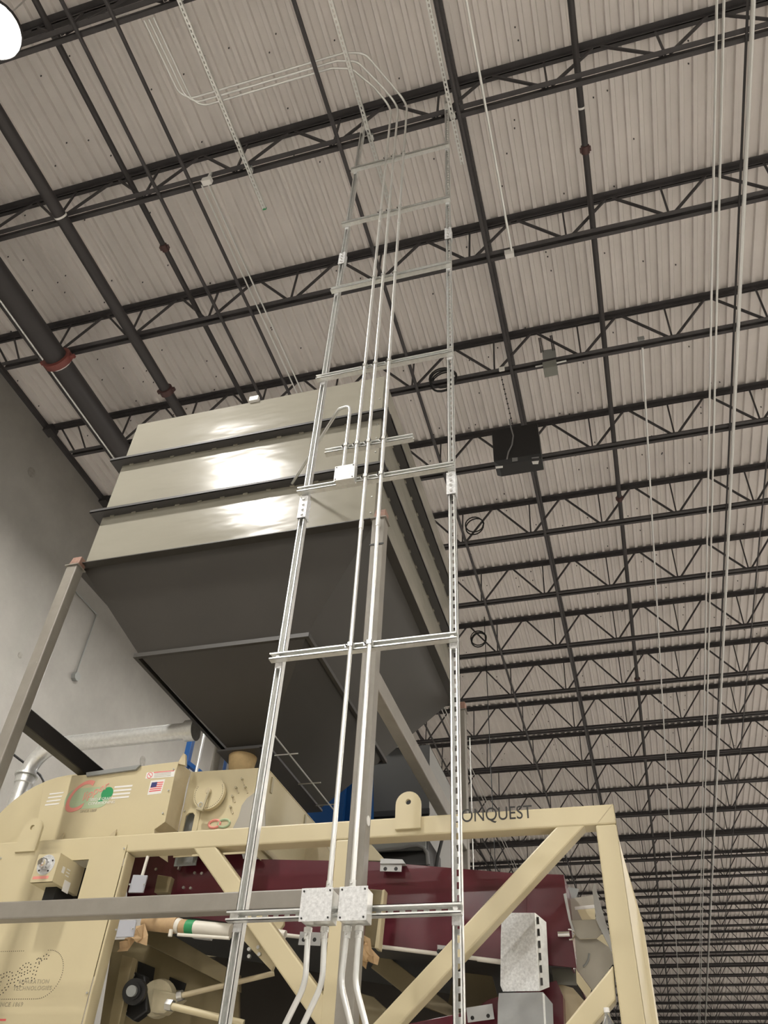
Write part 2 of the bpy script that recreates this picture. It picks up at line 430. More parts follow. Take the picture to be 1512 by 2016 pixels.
def ladder():
    t = thing('strut_rack', 'tall galvanized strut ladder rack rising from the floor to the roof joist', 'strut rack', (-1.19, YU, 0))
    zs = [0.0, R(0.36), R(3.41), R(6.40), R(9.50)]
    for i, x in enumerate(UX):
        for a, b in zip(zs[:-1], zs[1:]):
            strut('upright', (x, YU, a+0.002), b-a-0.004, 'z', M_GALV, t)
        for z in zs[1:-1]:                    # splice channels with bolts
            w = 0.056
            c = MB(); c.box(x-w/2, x-w/2+0.005, YU-0.006, YU+0.046, z-0.09, z+0.09); c.box(x+w/2-0.005, x+w/2, YU-0.006, YU+0.046, z-0.09, z+0.09)
            c.box(x-w/2, x+w/2, YU-0.011, YU-0.006, z-0.09, z+0.09)
            cp = c.build('splice_plate', M_GALVB, t)
            for k in range(4):
                zz = z-0.066+k*0.044
                q = MB().tube([(x, YU-0.011, zz), (x, YU-0.019, zz)], 0.0095, 6)
                sub('bolt', q, M_BOLT, cp); 
        MB().box(x-0.021, x+0.021, YU-0.005, YU, R(9.05), R(9.2)).build('top_bracket', M_GALV, t)
    for k, z in enumerate(RZ):
        strut('rung', (-1.711, YR, R(z)), 1.026, 'x', M_GALV, t, True)
        for x in UX:
            MB().tube([(x, YR+0.030, R(z)), (x, YR+0.012, R(z))], 0.011, 6).build('bolt', M_BOLT, t)
        for x in UX:
            MB().box(x-0.02, x+0.02, YU-0.002, YU+0.012, R(z)-0.055, R(z)-0.022).build('corner_clip', M_GALVB, t)
    strut('short_rung', (-1.555, YR, R(3.866)), 0.602, 'x', M_GALV, t, True)
    return t
ladder()
for x, z, y0, y1, lab in [(-3.072, 9.13, -6, 4.00, 'perforated galvanized strut rail along the roof, left of the ladder conduits, with green tip'),
                          (-1.603, 9.13, -6, 4.36, 'perforated galvanized strut rail along the roof meeting the left ladder upright'),
                          (-0.668, 9.13, -6, 4.06, 'perforated galvanized strut rail along the roof meeting the right ladder upright')]:
    t = thing('strut_rail', lab, 'strut rail', (x, y0, R(z)), 'strut rails hung under the joists')
    strut('channel', (x, y0, R(z)+0.0), y1-y0, 'y', M_GALV, t, True, roll=0)
    if x < -3: MB().box(x-0.021, x+0.021, y1-0.012, y1+0.004, R(z)-0.042, R(z)+0.001).build('end_cap', M_GREEN, t)
    for k in range(-3, 1):
        MB().box(x-0.03, x+0.03, J0+k*JP-0.03, J0+k*JP+0.03, R(z)+0.0, R(9.19)).build('beam_clamp', M_GALV, t)

# ------------------------------------------------------------------ conduits on the ladder
ER = 0.0117
YC_ = YR-ER-0.001
def straps(t, x, zs):
    for z in zs:
        c = MB()
        c.box(x-0.017, x+0.017, YC_-0.0150, YC_-0.0125, z-0.012, z+0.012)
        c.box(x-0.017, x-0.0125, YC_-0.0150, YR+0.004, z-0.012, z+0.012).box(x+0.0125, x+0.017, YC_-0.0150, YR+0.004, z-0.012, z+0.012)
        c.box(x-0.036, x-0.0125, YR-0.006, YR-0.001, z-0.006, z+0.010)
        c.build('pipe_strap', M_GALV, t)
        MB().tube([(x-0.026, YR-0.006, z+0.002), (x-0.026, YR-0.020, z+0.002)], 0.004, 6).build('strap_screw', M_BLACK, t)
def emt_coupling(t, x, z, y=None):
    y = YC_ if y is None else y
    MB().tube([(x, y, z-0.03), (x, y, z+0.03)], ER*1.25, 12).build('coupling', M_GALV, t, True)
def fitting(t, x, z, up):
    s = 1 if up else -1
    MB().tube([(x, YC_, z), (x, YC_, z+s*0.018), (x, YC_, z+s*0.02), (x, YC_, z+s*0.045)], [ER*1.5, ER*1.5, ER*1.2, ER*1.2], 10).build('connector', M_GALV, t, True)
    MB().tube([(x, YC_-0.012, z+s*0.03), (x, YC_-0.021, z+s*0.03)], 0.005, 8).build('set_screw', M_BOLT, t, True)
SHORTZ = R(3.866)
RUNG = [R(z) for z in RZ]
XT = [-1.325, -1.246, -1.143]                 # c, a, b
ends = {}
def ladder_conduits():
    ZH = R(9.37)
    for i, (x, z0, lab) in enumerate([(-1.325, R(3.625), 'leftmost of the three tall conduits, rising from the upper junction box'),
                                      (-1.246, R(1.075), 'middle one of the three tall conduits, rising from the left lower box'),
                                      (-1.143, R(1.075), 'rightmost of the three tall conduits, rising from the right lower box')]):
        t = thing('tall_conduit', lab, 'conduit', (x, YC_, z0), 'tall conduits on the ladder')
        off = 0.09*i
        yh = 2.80-0.055*i
        zt = ZH-0.02*0
        path = arc_path([(x, YC_, z0), (x, YC_, zt), (x-0.07-0.06, YC_-0.20-0.06, zt), (x-0.31, yh+0.06, zt), (x-0.52, yh, zt), (-3.47-0.055*i, yh, zt), (-3.50-0.055*i, 1.85, zt)], 0.17, 7)
        MB().tube(path, ER, 10).build('pipe', M_EMT, t, True)
        emt_coupling(t, x, R(6.77+0.05*(1-i)))
        if i: emt_coupling(t, x, R(3.135))
        st = [z for z in RUNG[1:] if z > z0]+([SHORTZ])
        straps(t, x, st)
        fitting(t, x, z0, True)
    # fourth conduit: from the upper box up, over and back down to the bin
    x = -1.402
    t = thing('bent_conduit', 'conduit bent like a cane above the upper junction box, leading back to the bin', 'conduit', (x, YC_, R(3.625)))
    p_end = at(572, 945, 4.25)
    top = R(4.30)
    path = arc_path([(x, YC_, R(3.625)), (x, YC_, top-0.03), (x-0.105, YC_+0.05, top+0.02), (p_end[0], 4.29, p_end[2])], 0.085, 8)
    MB().tube(path, ER, 10).build('pipe', M_EMT, t, True)
    straps(t, x, [SHORTZ]); fitting(t, x, R(3.625), True)
    # conduits leaving the two lower boxes
    for i, (pts, lab) in enumerate([(((-1.322, .94), (-1.311, .735), (-1.52, .30)), 'first from the left of the four bent conduits below the lower boxes'),
                                    (((-1.250, .94), (-1.240, .735), (-1.44, .30)), 'second from the left of the four bent conduits below the lower boxes'),
                                    (((-1.152, .94), (-1.163, .735), (-0.98, .25)), 'third from the left of the four bent conduits below the lower boxes'),
                                    (((-1.103, .94), (-1.104, .735), (-0.92, .25)), 'rightmost of the four bent conduits below the lower boxes')]):
        t = thing('bent_conduit', lab, 'conduit', (pts[0][0], YC_, R(pts[0][1])), 'conduits below the lower boxes')
        P = [(x, YC_, R(z)) for x, z in pts]; P.append((P[-1][0], YC_, 0.0))
        MB().tube(arc_path(P, 0.18, 8), ER, 10).build('pipe', M_EMT, t, True)
        fitting(t, pts[0][0], R(pts[0][1]), False)
ladder_conduits()
def jbox(name, label, x0, x1, z0, z1, y0, y1, m, group=None):
    t = thing(name, label, 'junction box', ((x0+x1)/2, y1, z0), group)
    MB().box(x0+0.004, x1-0.004, y0+0.004, y1, z0+0.004, z1-0.004).build('body', M_GALV, t, bevel=0.003)
    c = MB().box(x0, x1, y0, y0+0.003, z0, z1).build('cover', m, t, bevel=0.0012)
    for sx in (0, 1):
        for sz in (0, 1):
            xx = x0+0.012 if sx == 0 else x1-0.012; zz = z0+0.012 if sz == 0 else z1-0.012
            sub('screw', MB().tube([(xx, y0, zz), (xx, y0-0.003, zz)], 0.004, 8), M_BLACK, c)
    return t
jbox('junction_box', 'square galvanized junction box, left one of the lower pair', -1.338, -1.200, R(.942), R(1.070), 3.285, YR, M_GALVB, 'lower junction boxes')
jbox('junction_box', 'square galvanized junction box, right one of the lower pair', -1.172, -1.050, R(.940), R(1.070), 3.285, YR, M_GALVB, 'lower junction boxes')
jbox('junction_box', 'small galvanized junction box high on the ladder, in front of the bin', -1.440, -1.305, R(3.500), R(3.628), 3.315, YR, M_GALVB)

# ================================================================== BIN ON ITS STAND
def bin_stand():
    t = thing('bin_stand', 'grey painted square-tube stand carrying the big bin', 'stand', (-2.73, 5.7, 0))
    ph = 0.0975
    px = (-4.083, -1.475); py = (4.2, 7.14)
    zt = R(3.96)
    for j, y in enumerate(py):
        for i, x in enumerate(px):
            MB().box(x, x+ph, y, y+ph, 0.0, zt).build('post', M_POST, t, bevel=0.008)
            MB().box(x-0.012, x+ph+0.012, y-0.012, y+ph+0.012, zt, zt+0.008).build('cap_plate', M_POST, t)
            MB().hexa([(x+0.004, y+0.004, zt+0.008), (x+ph, y+0.004, zt+0.008), (x+ph, y+ph, zt+0.008), (x+0.004, y+ph, zt+0.008)],
                      [(x+0.016, y+0.016, zt+0.10), (x+ph, y+0.016, zt+0.10), (x+ph, y+ph, zt+0.10), (x+0.016, y+ph, zt+0.10)]).build('corner_block', M_RUST, t, bevel=0.006)
            MB().box(x-0.15, x+ph+0.15, y-0.1, y+ph+0.1, 0, 0.012).build('base_plate', M_POST, t)
    x = px[1]
    MB().box(x-0.004, x+ph+0.004, 4.196, 4.2, R(3.70), R(3.715)).build('weld_strap', M_BLACK, t)
    # cross beams
    MB().box(px[0]+ph, px[1], 4.205, 4.205+0.09, R(1.272), R(1.369)).build('cross_beam', M_POST, t, bevel=0.008)
    MB().box(px[0]+ph, px[1], 7.14, 7.23, R(1.272), R(1.369)).build('cross_beam', M_POST, t, bevel=0.008)
    for x, mm in zip(px, (mat('shaded_beam_paint', (0.018, 0.016, 0.015), 0.5), M_POST)):  # left beam blackened to stand for the bin's shadow on it
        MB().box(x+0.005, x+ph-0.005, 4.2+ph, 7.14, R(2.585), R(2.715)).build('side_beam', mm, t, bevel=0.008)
    p = at(748, 1616, 4.2)
    MB().cyl((px[1]+ph, 4.24, p[2]+0.02), (px[1]+ph+0.004, 4.24, p[2]+0.02), 0.028, 14).build('paint_tag', M_WHITE, t)
bin_stand()
BX0, BX1, BY0, BY1, BZ0, BZ1 = -4.02, -1.503, 4.32, 7.06, R(4.02), R(5.815)
def storage_bin():
    t = thing('storage_bin', 'large grey-green steel bin with ribs and a tapered hopper underneath', 'bin', (-2.76, 5.7, R(2.85)))
    th = 0.006
    zs = [BZ0, R(4.585), R(5.235), BZ1]
    for a, b in zip(zs[:-1], zs[1:]):
        MB().box(BX0, BX1, BY0, BY0+th, a+0.001, b-0.001).build('front_panel', M_BIN, t)
        MB().box(BX1-th, BX1, BY0+th, BY1, a+0.001, b-0.001).build('side_panel', M_BIN, t)
        MB().box(BX0, BX0+th, BY0+th, BY1, a+0.001, b-0.001).build('side_panel', M_BIN, t)
        MB().box(BX0+th, BX1-th, BY1-th, BY1, a+0.001, b-0.001).build('back_panel', M_BIN, t)
    # ribs: angle iron, wide leg out
    for z in zs[1:3]:
        d = 0.085
        r = MB().box(BX0-d, BX1+d, BY0-d, BY0, z, z+0.006).box(BX0-d, BX1+d, BY0-d, BY0-d+0.006, z-0.0, z+0.030).build('rib', M_BINS, t)
        MB().box(BX1, BX1+d, BY0, BY1+d, z, z+0.006).box(BX1+d-0.006, BX1+d, BY0, BY1+d, z, z+0.030).build('rib', M_BINS, t)
        MB().box(BX0-d, BX0, BY0, BY1+d, z, z+0.006).box(BX0-d, BX0-d+0.006, BY0, BY1+d, z, z+0.030).build('rib', M_BINS, t)
        w = MB()
        for k in range(12):
            x = BX0+0.1+k*(BX1-BX0-0.2)/11
            w.box(x-0.02, x+0.02, BY0-0.012, BY0, z-0.012, z)
        for k in range(12):
            y = BY0+0.1+k*(BY1-BY0-0.2)/11
            w.box(BX1, BX1+0.012, y-0.02, y+0.02, z-0.012, z)
        w.build('weld_beads', M_BIN, t)['kind'] = 'stuff'
    # bottom flange ring
    f = 0.075
    for (a, b, c, d) in [(BX0-f, BX1+f, BY0-f, BY0), (BX0-f, BX1+f, BY1, BY1+f), (BX0-f, BX0, BY0, BY1), (BX1, BX1+f, BY0, BY1)]:
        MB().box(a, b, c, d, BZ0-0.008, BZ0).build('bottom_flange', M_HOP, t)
    # bolts at the front right corner
    for k in range(9):
        z = BZ0+0.12+k*0.17
        MB().tube([(BX1-0.03, BY0, z), (BX1-0.03, BY0-0.006, z)], 0.007, 6).build('bolt', M_BOLT, t)
    # upper taper, ring, lower taper, outlet
    def frus(r0, z0, r1, z1):
        (a, b, c, d), (e, g, h, i) = r0, r1
        lo = [(e, h, z1), (g, h, z1), (g, i, z1), (e, i, z1)]; hi = [(a, c, z0), (b, c, z0), (b, d, z0), (a, d, z0)]
        return lo, hi
    rA = (BX0, BX1, BY0, BY1); rB = (-3.48, -2.08, 4.65, 6.75); rC = (-2.98, -2.64, 5.42, 6.70)
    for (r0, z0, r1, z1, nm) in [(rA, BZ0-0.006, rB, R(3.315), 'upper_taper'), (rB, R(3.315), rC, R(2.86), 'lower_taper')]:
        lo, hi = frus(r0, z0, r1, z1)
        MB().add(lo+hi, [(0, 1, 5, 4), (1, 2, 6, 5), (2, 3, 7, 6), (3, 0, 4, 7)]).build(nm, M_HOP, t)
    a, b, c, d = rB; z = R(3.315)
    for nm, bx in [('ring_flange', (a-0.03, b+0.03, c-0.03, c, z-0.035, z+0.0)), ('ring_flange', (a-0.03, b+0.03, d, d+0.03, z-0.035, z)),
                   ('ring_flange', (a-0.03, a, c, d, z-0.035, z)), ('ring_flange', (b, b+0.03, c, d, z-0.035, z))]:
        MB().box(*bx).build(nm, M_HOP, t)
    # seam along the right face of the lower taper
    MB().bar((-2.42, 4.98, R(3.095)), (-2.42, 6.72, R(3.085)), 0.012, 0.006).build('seam', M_HOP, t)
    a, b, c, d = rC; z = R(2.86)
    MB().box(a-0.01, b+0.02, c-0.01, d+0.02, z-0.02, z).build('slide_gate', M_BINS, t)
    for y in (5.55, 6.1, 6.55):
        MB().cyl((b+0.02, y, z-0.03), (b+0.22, y, z-0.03), 0.006, 8).build('gate_rod', M_BOLT, t, True)
    MB().cyl((b+0.15, 5.2, z-0.035), (b+0.15, 6.75, z-0.035), 0.006, 8).build('gate_rod', M_BOLT, t, True)
    # little lifting ear at the top edge
    p = at(502, 787, BY0)
    MB().box(p[0]-0.045, p[0]+0.045, BY0-0.03, BY0, BZ1-0.01, BZ1+0.05).build('lifting_ear', M_WHITE, t)
storage_bin()

# ================================================================== SEED CLEANING MACHINE (beige frame)
YM = 4.90; TB = 0.12
FX0, FX1 = -4.75, -0.056                      # outer faces of the frame
ZF = R(2.003)
def machine():
    t = thing('seed_cleaner', 'beige enamelled seed cleaning machine with tube frame, housings and printed logos', 'machine', (-2.4, 5.9, 0))
    # --- tube frame
    MB().box(FX0, FX1-0.0, YM, YM+TB, ZF-TB, ZF).build('top_beam', M_BEIGE, t, bevel=0.010)
    MB().box(FX1-TB, FX1, YM, YM+TB, 0, ZF-TB).build('corner_post', M_BEIGE, t, bevel=0.010)
    MB().box(-1.80, -1.68, YM, YM+TB, 0, ZF-TB).build('middle_post', M_BEIGE, t, bevel=0.010)
    MB().box(FX0, FX0+TB, YM, YM+TB, 0, ZF-TB).build('corner_post', M_BEIGE, t, bevel=0.010)
    MB().box(FX0, FX1, YM+2.7, YM+2.7+TB, ZF-TB, ZF).build('top_beam', M_BEIGE, t, bevel=0.010)
    for x in (FX0, FX1-TB): MB().box(x, x+TB, YM+2.7, YM+2.7+TB, 0, ZF-TB).build('corner_post', M_BEIGE, t, bevel=0.010)
    MB().box(FX0+TB, FX1-TB, YM, YM+TB, R(-1.0), R(-0.88)).build('bottom_rail', M_BEIGE, t, bevel=0.010)
    # side wing of the right corner post
    yb = YM+0.26
    zk = R(1.40)
    MB().add([(FX1, YM+0.004, ZF), (FX1, YM+0.004, 0), (0.008, yb, 0), (0.008, yb, zk), (FX1-0.02, yb, ZF)], [(0, 1, 2, 3, 4)]).add(
        [(FX1-0.02, YM+0.02, ZF), (FX1-0.02, YM+0.02, 0), (-0.004, yb+0.02, 0), (-0.004, yb+0.02, zk), (FX1-0.04, yb+0.02, ZF)], [(4, 3, 2, 1, 0)]).build('side_wing', M_BEIGE, t)
    MB().bar((FX1-TB+0.004, YM-0.001, ZF-TB), (FX1-0.004, YM-0.001, ZF), 0.003, 0.002, up=(0, 1, 0)).build('mitre_weld', M_BEIGE2, t)
    def brace(a0, a1, b0, b1, nm='brace'):
        P = [at(*q, YM+0.005) for q in (a0, b0, b1, a1)]
        MB().prism([(p[0], p[2]) for p in P], YM+0.005, YM+TB-0.005).build(nm, M_BEIGE, t, bevel=0.010)
    brace((373, 1660), (642, 2046), (419, 1659), (652, 1980))
    brace((1101, 1621), (690, 2062), (1162, 1614), (745, 2062))
    brace((1207, 1899), (1020, 2130), (1212, 1968), (1075, 2130))
    # --- lifting lugs
    def lug(xc):
        w = 0.083; z0 = R(1.92); zt = R(2.09)
        pts = [(xc-w, z0), (xc+w, z0)]+[(xc+w*math.cos(a), zt-0.015+w*math.sin(a)) for a in np.linspace(0, PI, 14)]
        holed('lifting_lug', pts, [circ(xc, zt, 0.0185)], YM-0.022, YM-0.002, M_BEIGE, t)
    lug(-1.322); lug(-4.125)
    # --- left front panel with window for the control box
    x1 = at(213, 1813, YM-0.006)[0]; x2 = at(232, 1760, YM)[0]
    h = [(-3.86, R(1.50)), (-3.86, R(1.845)), (-3.585, R(1.845)), (-3.585, R(1.50))]
    fp = holed('front_panel', [(FX0+0.02, 0.1), (x1-0.004, 0.1), (x1-0.004, R(1.93)), (FX0+0.02, R(1.93))], [h], YM-0.008, YM-0.003, M_BEIGE, t)
    MB().box(x1, x2, YM-0.008, YM+0.10, 0.1, ZF-TB-0.002).build('edge_trim', M_BEIGE, t, bevel=0.008)
    MB().box(-3.95, -3.5, YM+0.30, YM+0.32, R(1.2), R(1.9)).build('inner_panel', M_BLACK, t)
    for px_, py_ in [(245, 1671), (172, 1955), (2, 1690)]:
        p = at(px_, py_, YM-0.008); MB().tube([(p[0], YM-0.008, p[2]), (p[0], YM-0.016, p[2])], 0.007, 6).build('bolt', M_BOLT, t)
    # --- control box with knob
    cx0, cx1, cz0, cz1, cy = -3.85, -3.675, R(1.642), R(1.825), 4.70
    cb = MB().box(cx0, cx1, cy, cy+0.004, cz0, cz1).box(cx0, cx1, cy, cy+0.30, cz1-0.004, cz1).box(cx1-0.004, cx1, cy, cy+0.30, cz0, cz1).box(cx0, cx0+0.004, cy, cy+0.30, cz0, cz1).box(cx0, cx1, cy+0.02, cy+0.3, cz0, cz0+0.004).build('control_box', M_BEIGE, t, bevel=0.002)
    kx, kz = -3.765, R(1.752)
    sub('dial_plate', MB().cyl((kx, cy, kz), (kx, cy-0.002, kz), 0.066, 24), M_GALVB, cb)
    sub('knob', MB().tube([(kx, cy-0.002, kz), (kx, cy-0.03, kz), (kx, cy-0.032, kz), (kx, cy-0.06, kz), (kx, cy-0.066, kz)], [0.034, 0.034, 0.026, 0.025, 0.018], 20), M_CHROME, cb, True)
    for a in (0.5, 2.2, 3.9, 5.4): sub('dial_screw', MB().cyl((kx+0.052*math.cos(a), cy-0.002, kz+0.052*math.sin(a)), (kx+0.052*math.cos(a), cy-0.005, kz+0.052*math.sin(a)), 0.006, 8), M_BLACK, cb)
    sub('warning_strip', MB().box(kx-0.07, kx+0.05, cy-0.001, cy, R(1.662), R(1.680)), M_PINK, cb)
    sub('vent_slots', MB().box(cx1, cx1+0.001, cy+0.06, cy+0.09, R(1.72), R(1.76)).box(cx1, cx1+0.001, cy+0.11, cy+0.15, R(1.715), R(1.722)).box(cx1, cx1+0.001, cy+0.11, cy+0.15, R(1.735), R(1.742)).box(cx1, cx1+0.001, cy+0.11, cy+0.15, R(1.755), R(1.762)), M_WHITE, cb)
    sub('tag', MB().box(cx1, cx1+0.002, cy+0.12, cy+0.19, cz0-0.02, cz0+0.05), M_WHITE, cb)
    sub('motor', MB().box(cx0+0.06, cx1-0.03, cy+0.10, cy+0.3, cz0-0.10, cz0), M_BLACK, cb)
    # --- upper housing
    Y1 = 5.06
    hp = [(66, 1662), (86, 1541), (105, 1533), (140, 1527), (172, 1525), (300, 1505), (352, 1499), (343, 1530), (325, 1618), (304, 1633), (304, 1662)]
    MB().prism(pxz(hp, Y1), Y1, Y1+0.012).build('upper_housing', M_BEIGE, t, bevel=0.003)
    P = pxz([(352, 1499), (343, 1530), (325, 1618), (304, 1633), (304, 1680)], Y1)
    v = [(x, Y1, z) for x, z in P]+[(x+0.012, Y1+0.18, z+0.0) for x, z in P]
    MB().add(v, [(i, i+1, i+6, i+5) for i in range(4)]).build('housing_flange', M_BEIGE2, t)
    # ear on the flange
    p = at(357, 1497, Y1); MB().prism([(p[0]-0.03, p[2]-0.02), (p[0]+0.04, p[2]-0.04), (p[0]+0.02, p[2]+0.05), (p[0], p[2]+0.06)], Y1+0.004, Y1+0.03).build('flange_ear', M_BEIGE2, t)
    for q in [(347, 1514), (337, 1556), (326, 1601)]:
        p = at(*q, Y1); MB().tube([(p[0]-0.02, Y1, p[2]), (p[0]-0.02, Y1-0.008, p[2])], 0.007, 6).build('bolt', M_BOLT, t)
    # fan housing left of the crease, standing a little behind
    cc = at(88, 1690, Y1+0.06); rr = 0.64
    pts = [(cc[0]+0.06, cc[2]-0.25)]+[(cc[0]+0.06, cc[2]+rr)]+[(cc[0]-rr*1.05*math.sin(a), cc[2]+rr*math.cos(a)) for a in np.linspace(0.05, PI/2, 12)]+[(cc[0]-rr*1.05, cc[2]-0.25)]
    MB().prism(pts, Y1+0.06, Y1+0.5).build('fan_housing', M_BEIGE, t, bevel=0.004)
    # handle bar on the top edge
    a, b = at(172, 1526, Y1-0.01), at(276, 1512, Y1-0.01)
    MB().prism([(a[0], a[2]-0.012), (b[0]-0.03, b[2]-0.012), (b[0], b[2]+0.022), (a[0]-0.01, a[2]+0.018)], Y1-0.02, Y1+0.02).build('lid_strip', M_GREYBOX, t)
    # small gussets above the beam
    for q in [(122, 1652), (226, 1645)]:
        p = at(*q, Y1-0.02); MB().prism([(p[0]-0.07, p[2]-0.02), (p[0], p[2]-0.02), (p[0], p[2]+0.045)], Y1-0.02, Y1-0.01).build('gusset', M_BEIGE2, t)
    # --- second housing with the graduated dial
    Y2 = 5.25
    xr = at(523, 1516, Y2)[0]
    w_ = pxz([(374, 1602), (388, 1600), (383, 1640), (367, 1641)], Y2)
    win = [at(363, 1604, Y2), at(386, 1600, Y2), at(378, 1648, Y2), at(355, 1652, Y2)]
    ob = pxz([(345, 1668), (376, 1520), (522, 1511)], Y2); zb = R(1.96)
    outer = [(ob[0][0], zb), ob[1], (xr, ob[2][1]), (xr, zb)]
    wx0, wx1, wz0, wz1 = at(366, 1640, Y2)[0], at(379, 1640, Y2)[0], R(2.02), at(372, 1601, Y2)[2]
    wx0, wx1 = at(362, 1628, Y2)[0], at(380, 1626, Y2)[0]
    holed('dial_housing', outer, [[(wx0, wz0), (wx1, wz0), (wx1, wz1-0.02), (wx1-0.02, wz1), (wx0+0.02, wz1), (wx0, wz1-0.02)]], Y2, Y2+0.008, M_BEIGE, t)
    MB().box(wx0-0.05, wx1+0.05, Y2+0.06, Y2+0.07, wz0-0.1, wz1+0.05).build('window_glass', M_GREYBOX, t)
    holed('window_frame', [(wx0-0.035, wz0-0.05), (wx1+0.04, wz0-0.05), (wx1+0.04, wz1+0.035), (wx0-0.035, wz1+0.035)], [[(wx0, wz0), (wx1, wz0), (wx1, wz1-0.02), (wx1-0.02, wz1), (wx0+0.02, wz1), (wx0, wz1-0.02)]], Y2-0.006, Y2-0.001, M_BEIGE, t)
    for q in [(wx0-0.018, wz1+0.015), (wx1+0.022, wz1+0.015), (wx0-0.018, wz0+0.04), (wx1+0.022, wz0+0.04)]:
        MB().tube([(q[0], Y2-0.006, q[1]), (q[0], Y2-0.014, q[1])], 0.007, 6).build('bolt', M_BOLT, t)
    # dial
    dc = at(411, 1561, Y2-0.05); rd = 0.125
    d = MB().tube([(dc[0], Y2-0.018, dc[2]), (dc[0], Y2-0.05, dc[2])], rd, 36).build('graduated_dial', M_BEIGE, t, True)
    sub('dial_spindle', MB().cyl((dc[0], Y2, dc[2]), (dc[0], Y2-0.02, dc[2]), 0.05, 20), M_BEIGE2, d, True)
    tk = MB()
    for k in range(52):
        a = 2*PI*k/52; x, z = dc[0]+0.112*math.cos(a), dc[2]+0.112*math.sin(a)
        if math.sin(a) > 0.55: continue
        tk.cyl((x, Y2-0.0500, z), (x, Y2-0.0508, z), 0.0032, 6)
    sub('dial_marks', tk, M_INK, d)['kind'] = 'stuff'
    hb = MB().cyl((dc[0], Y2-0.05, dc[2]+0.01), (dc[0], Y2-0.075, dc[2]+0.01), 0.022, 16); sub('hub', hb, M_BEIGE2, d, True)
    sub('crank_arm', MB().bar((dc[0]+0.012, Y2-0.07, dc[2]+0.01), (dc[0]-0.012, Y2-0.075, dc[2]-0.135), 0.014, 0.012, up=(0, 1, 0)), M_CASTING, d)
    sub('crank_ring', MB().tube([(dc[0]-0.045+0.017*math.cos(a), Y2-0.06, dc[2]-0.09+0.017*math.sin(a)) for a in np.linspace(0, 2*PI, 14)], 0.004, 6), M_BOLT, d, True)
    sub('crank_foot', MB().bar((dc[0]-0.06, Y2-0.07, dc[2]-0.12), (dc[0]-0.005, Y2-0.07, dc[2]-0.135), 0.02, 0.02), M_CASTING, d)
    for q0, q1 in [((478, 1535), (481, 1546)), ((466, 1552), (470, 1562)), ((484, 1551), (488, 1562)), ((459, 1569), (463, 1580)), ((455, 1590), (459, 1602))]:
        a, b = at(*q0, Y2), at(*q1, Y2)
        MB().bar((a[0], Y2-0.004, a[2]), (b[0], Y2-0.004, b[2]), 0.010, 0.008, up=(0, 1, 0)).build('adjusting_slot', M_BEIGE2, t)
        MB().tube([(a[0], Y2, a[2]), (a[0], Y2-0.025, a[2])], 0.009, 6).build('stud', M_CASTING, t)
    # pale curved cover at the lower right of the dial housing
    pc = pxz([(457, 1634), (470, 1608), (476, 1586), (486, 1572), (505, 1558), (522, 1553), (522, 1640), (457, 1644)], Y2-0.01)
    MB().prism(pc, Y2-0.012, Y2-0.004).build('curved_cover', mat('pale_grey_enamel', (0.40, 0.38, 0.33), 0.45), t)
    # right side wall of the top box and its latches
    zt2 = ob[2][1]
    MB().box(xr-0.006, xr, Y2+0.008, Y2+1.9, zb, zt2).build('top_side_wall', M_BEIGE, t)
    MB().box(xr-0.05, xr+0.004, Y2, Y2+1.9, zt2, zt2+0.006).build('top_rim', M_BEIGE, t)
    MB().box(ob[1][0], xr, Y2+1.9, Y2+1.908, zb, zt2).build('top_back_wall', M_BEIGE, t)
    for y in (Y2+0.12, Y2+0.85):
        MB().box(xr, xr+0.012, y, y+0.03, zt2-0.14, zt2-0.02).build('latch', M_CASTING, t)
    MB().box(xr, xr+0.02, Y2+0.05, Y2+1.4, R(2.02), R(2.06)).build('side_rail', M_BEIGE2, t)
    # inlet spout under the bin gate
    ix, iy, iz = -2.885, 5.53, R(2.825)
    MB().tube([(ix, iy, iz-0.34), (ix, iy, iz-0.12), (ix, iy, iz-0.10), (ix, iy, iz)], [0.085, 0.085, 0.10, 0.115], 20).build('inlet_spout', mat('canvas_sleeve', (0.55, 0.40, 0.20), 0.7, var=0.15, vscale=10), t, True)
    MB().box(ix-0.17, ix+0.20, iy-0.14, iy+0.14, iz, iz+0.012).build('inlet_flange', M_BINS, t)
    # --- prints on the upper housing
    yd = Y1-0.0015
    def strip(q0, q1, q2, q3, m, nm, y=yd):
        MB().prism(pxz([q0, q1, q2, q3], y), y, y+0.001).build(nm, m, t)
    for k in range(4):
        xo = -3.0*k; yo = 7.2*k
        strip((98+xo, 1562+yo), (126+xo, 1559+yo), (124+xo, 1561.5+yo), (97+xo, 1564.8+yo), M_WHITE, 'logo_stripe')
        strip((226+xo*.6, 1548+yo), (261+xo*.75, 1545+yo), (260+xo*.75, 1548.5+yo), (225+xo*.6, 1551.5+yo), M_WHITE, 'logo_stripe')
    e0 = at(175, 1571, yd)
    pts = [(e0[0]+0.175*math.cos(a)*(1 if abs(math.cos(a)) < .6 else 1), e0[2]+0.012+0.085*math.sin(a)) for a in np.linspace(0, 2*PI, 32, endpoint=False)]
    L0 = 0.115; r0 = 0.082; e0 = (e0[0]-0.012, e0[1], e0[2])
    pts = [(e0[0]+L0+r0*math.sin(a), e0[2]-r0*math.cos(a)) for a in np.linspace(0, PI, 12)]+[(e0[0]-L0-r0*math.sin(a), e0[2]+r0*math.cos(a)) for a in np.linspace(0, PI, 12)]
    MB().prism(pts, yd-0.0002, yd+0.001).build('logo_oval', M_LGREEN, t)
    q = at(211, 1562, yd); MB().cyl((q[0], yd-0.0006, q[2]), (q[0], yd, q[2]), 0.050, 20).build('logo_tree', M_GREEN, t)
    MB().box(q[0]-0.06, q[0]-0.02, yd-0.0006, yd, q[2]-0.06, q[2]-0.035).build('logo_ground', M_GREEN, t)
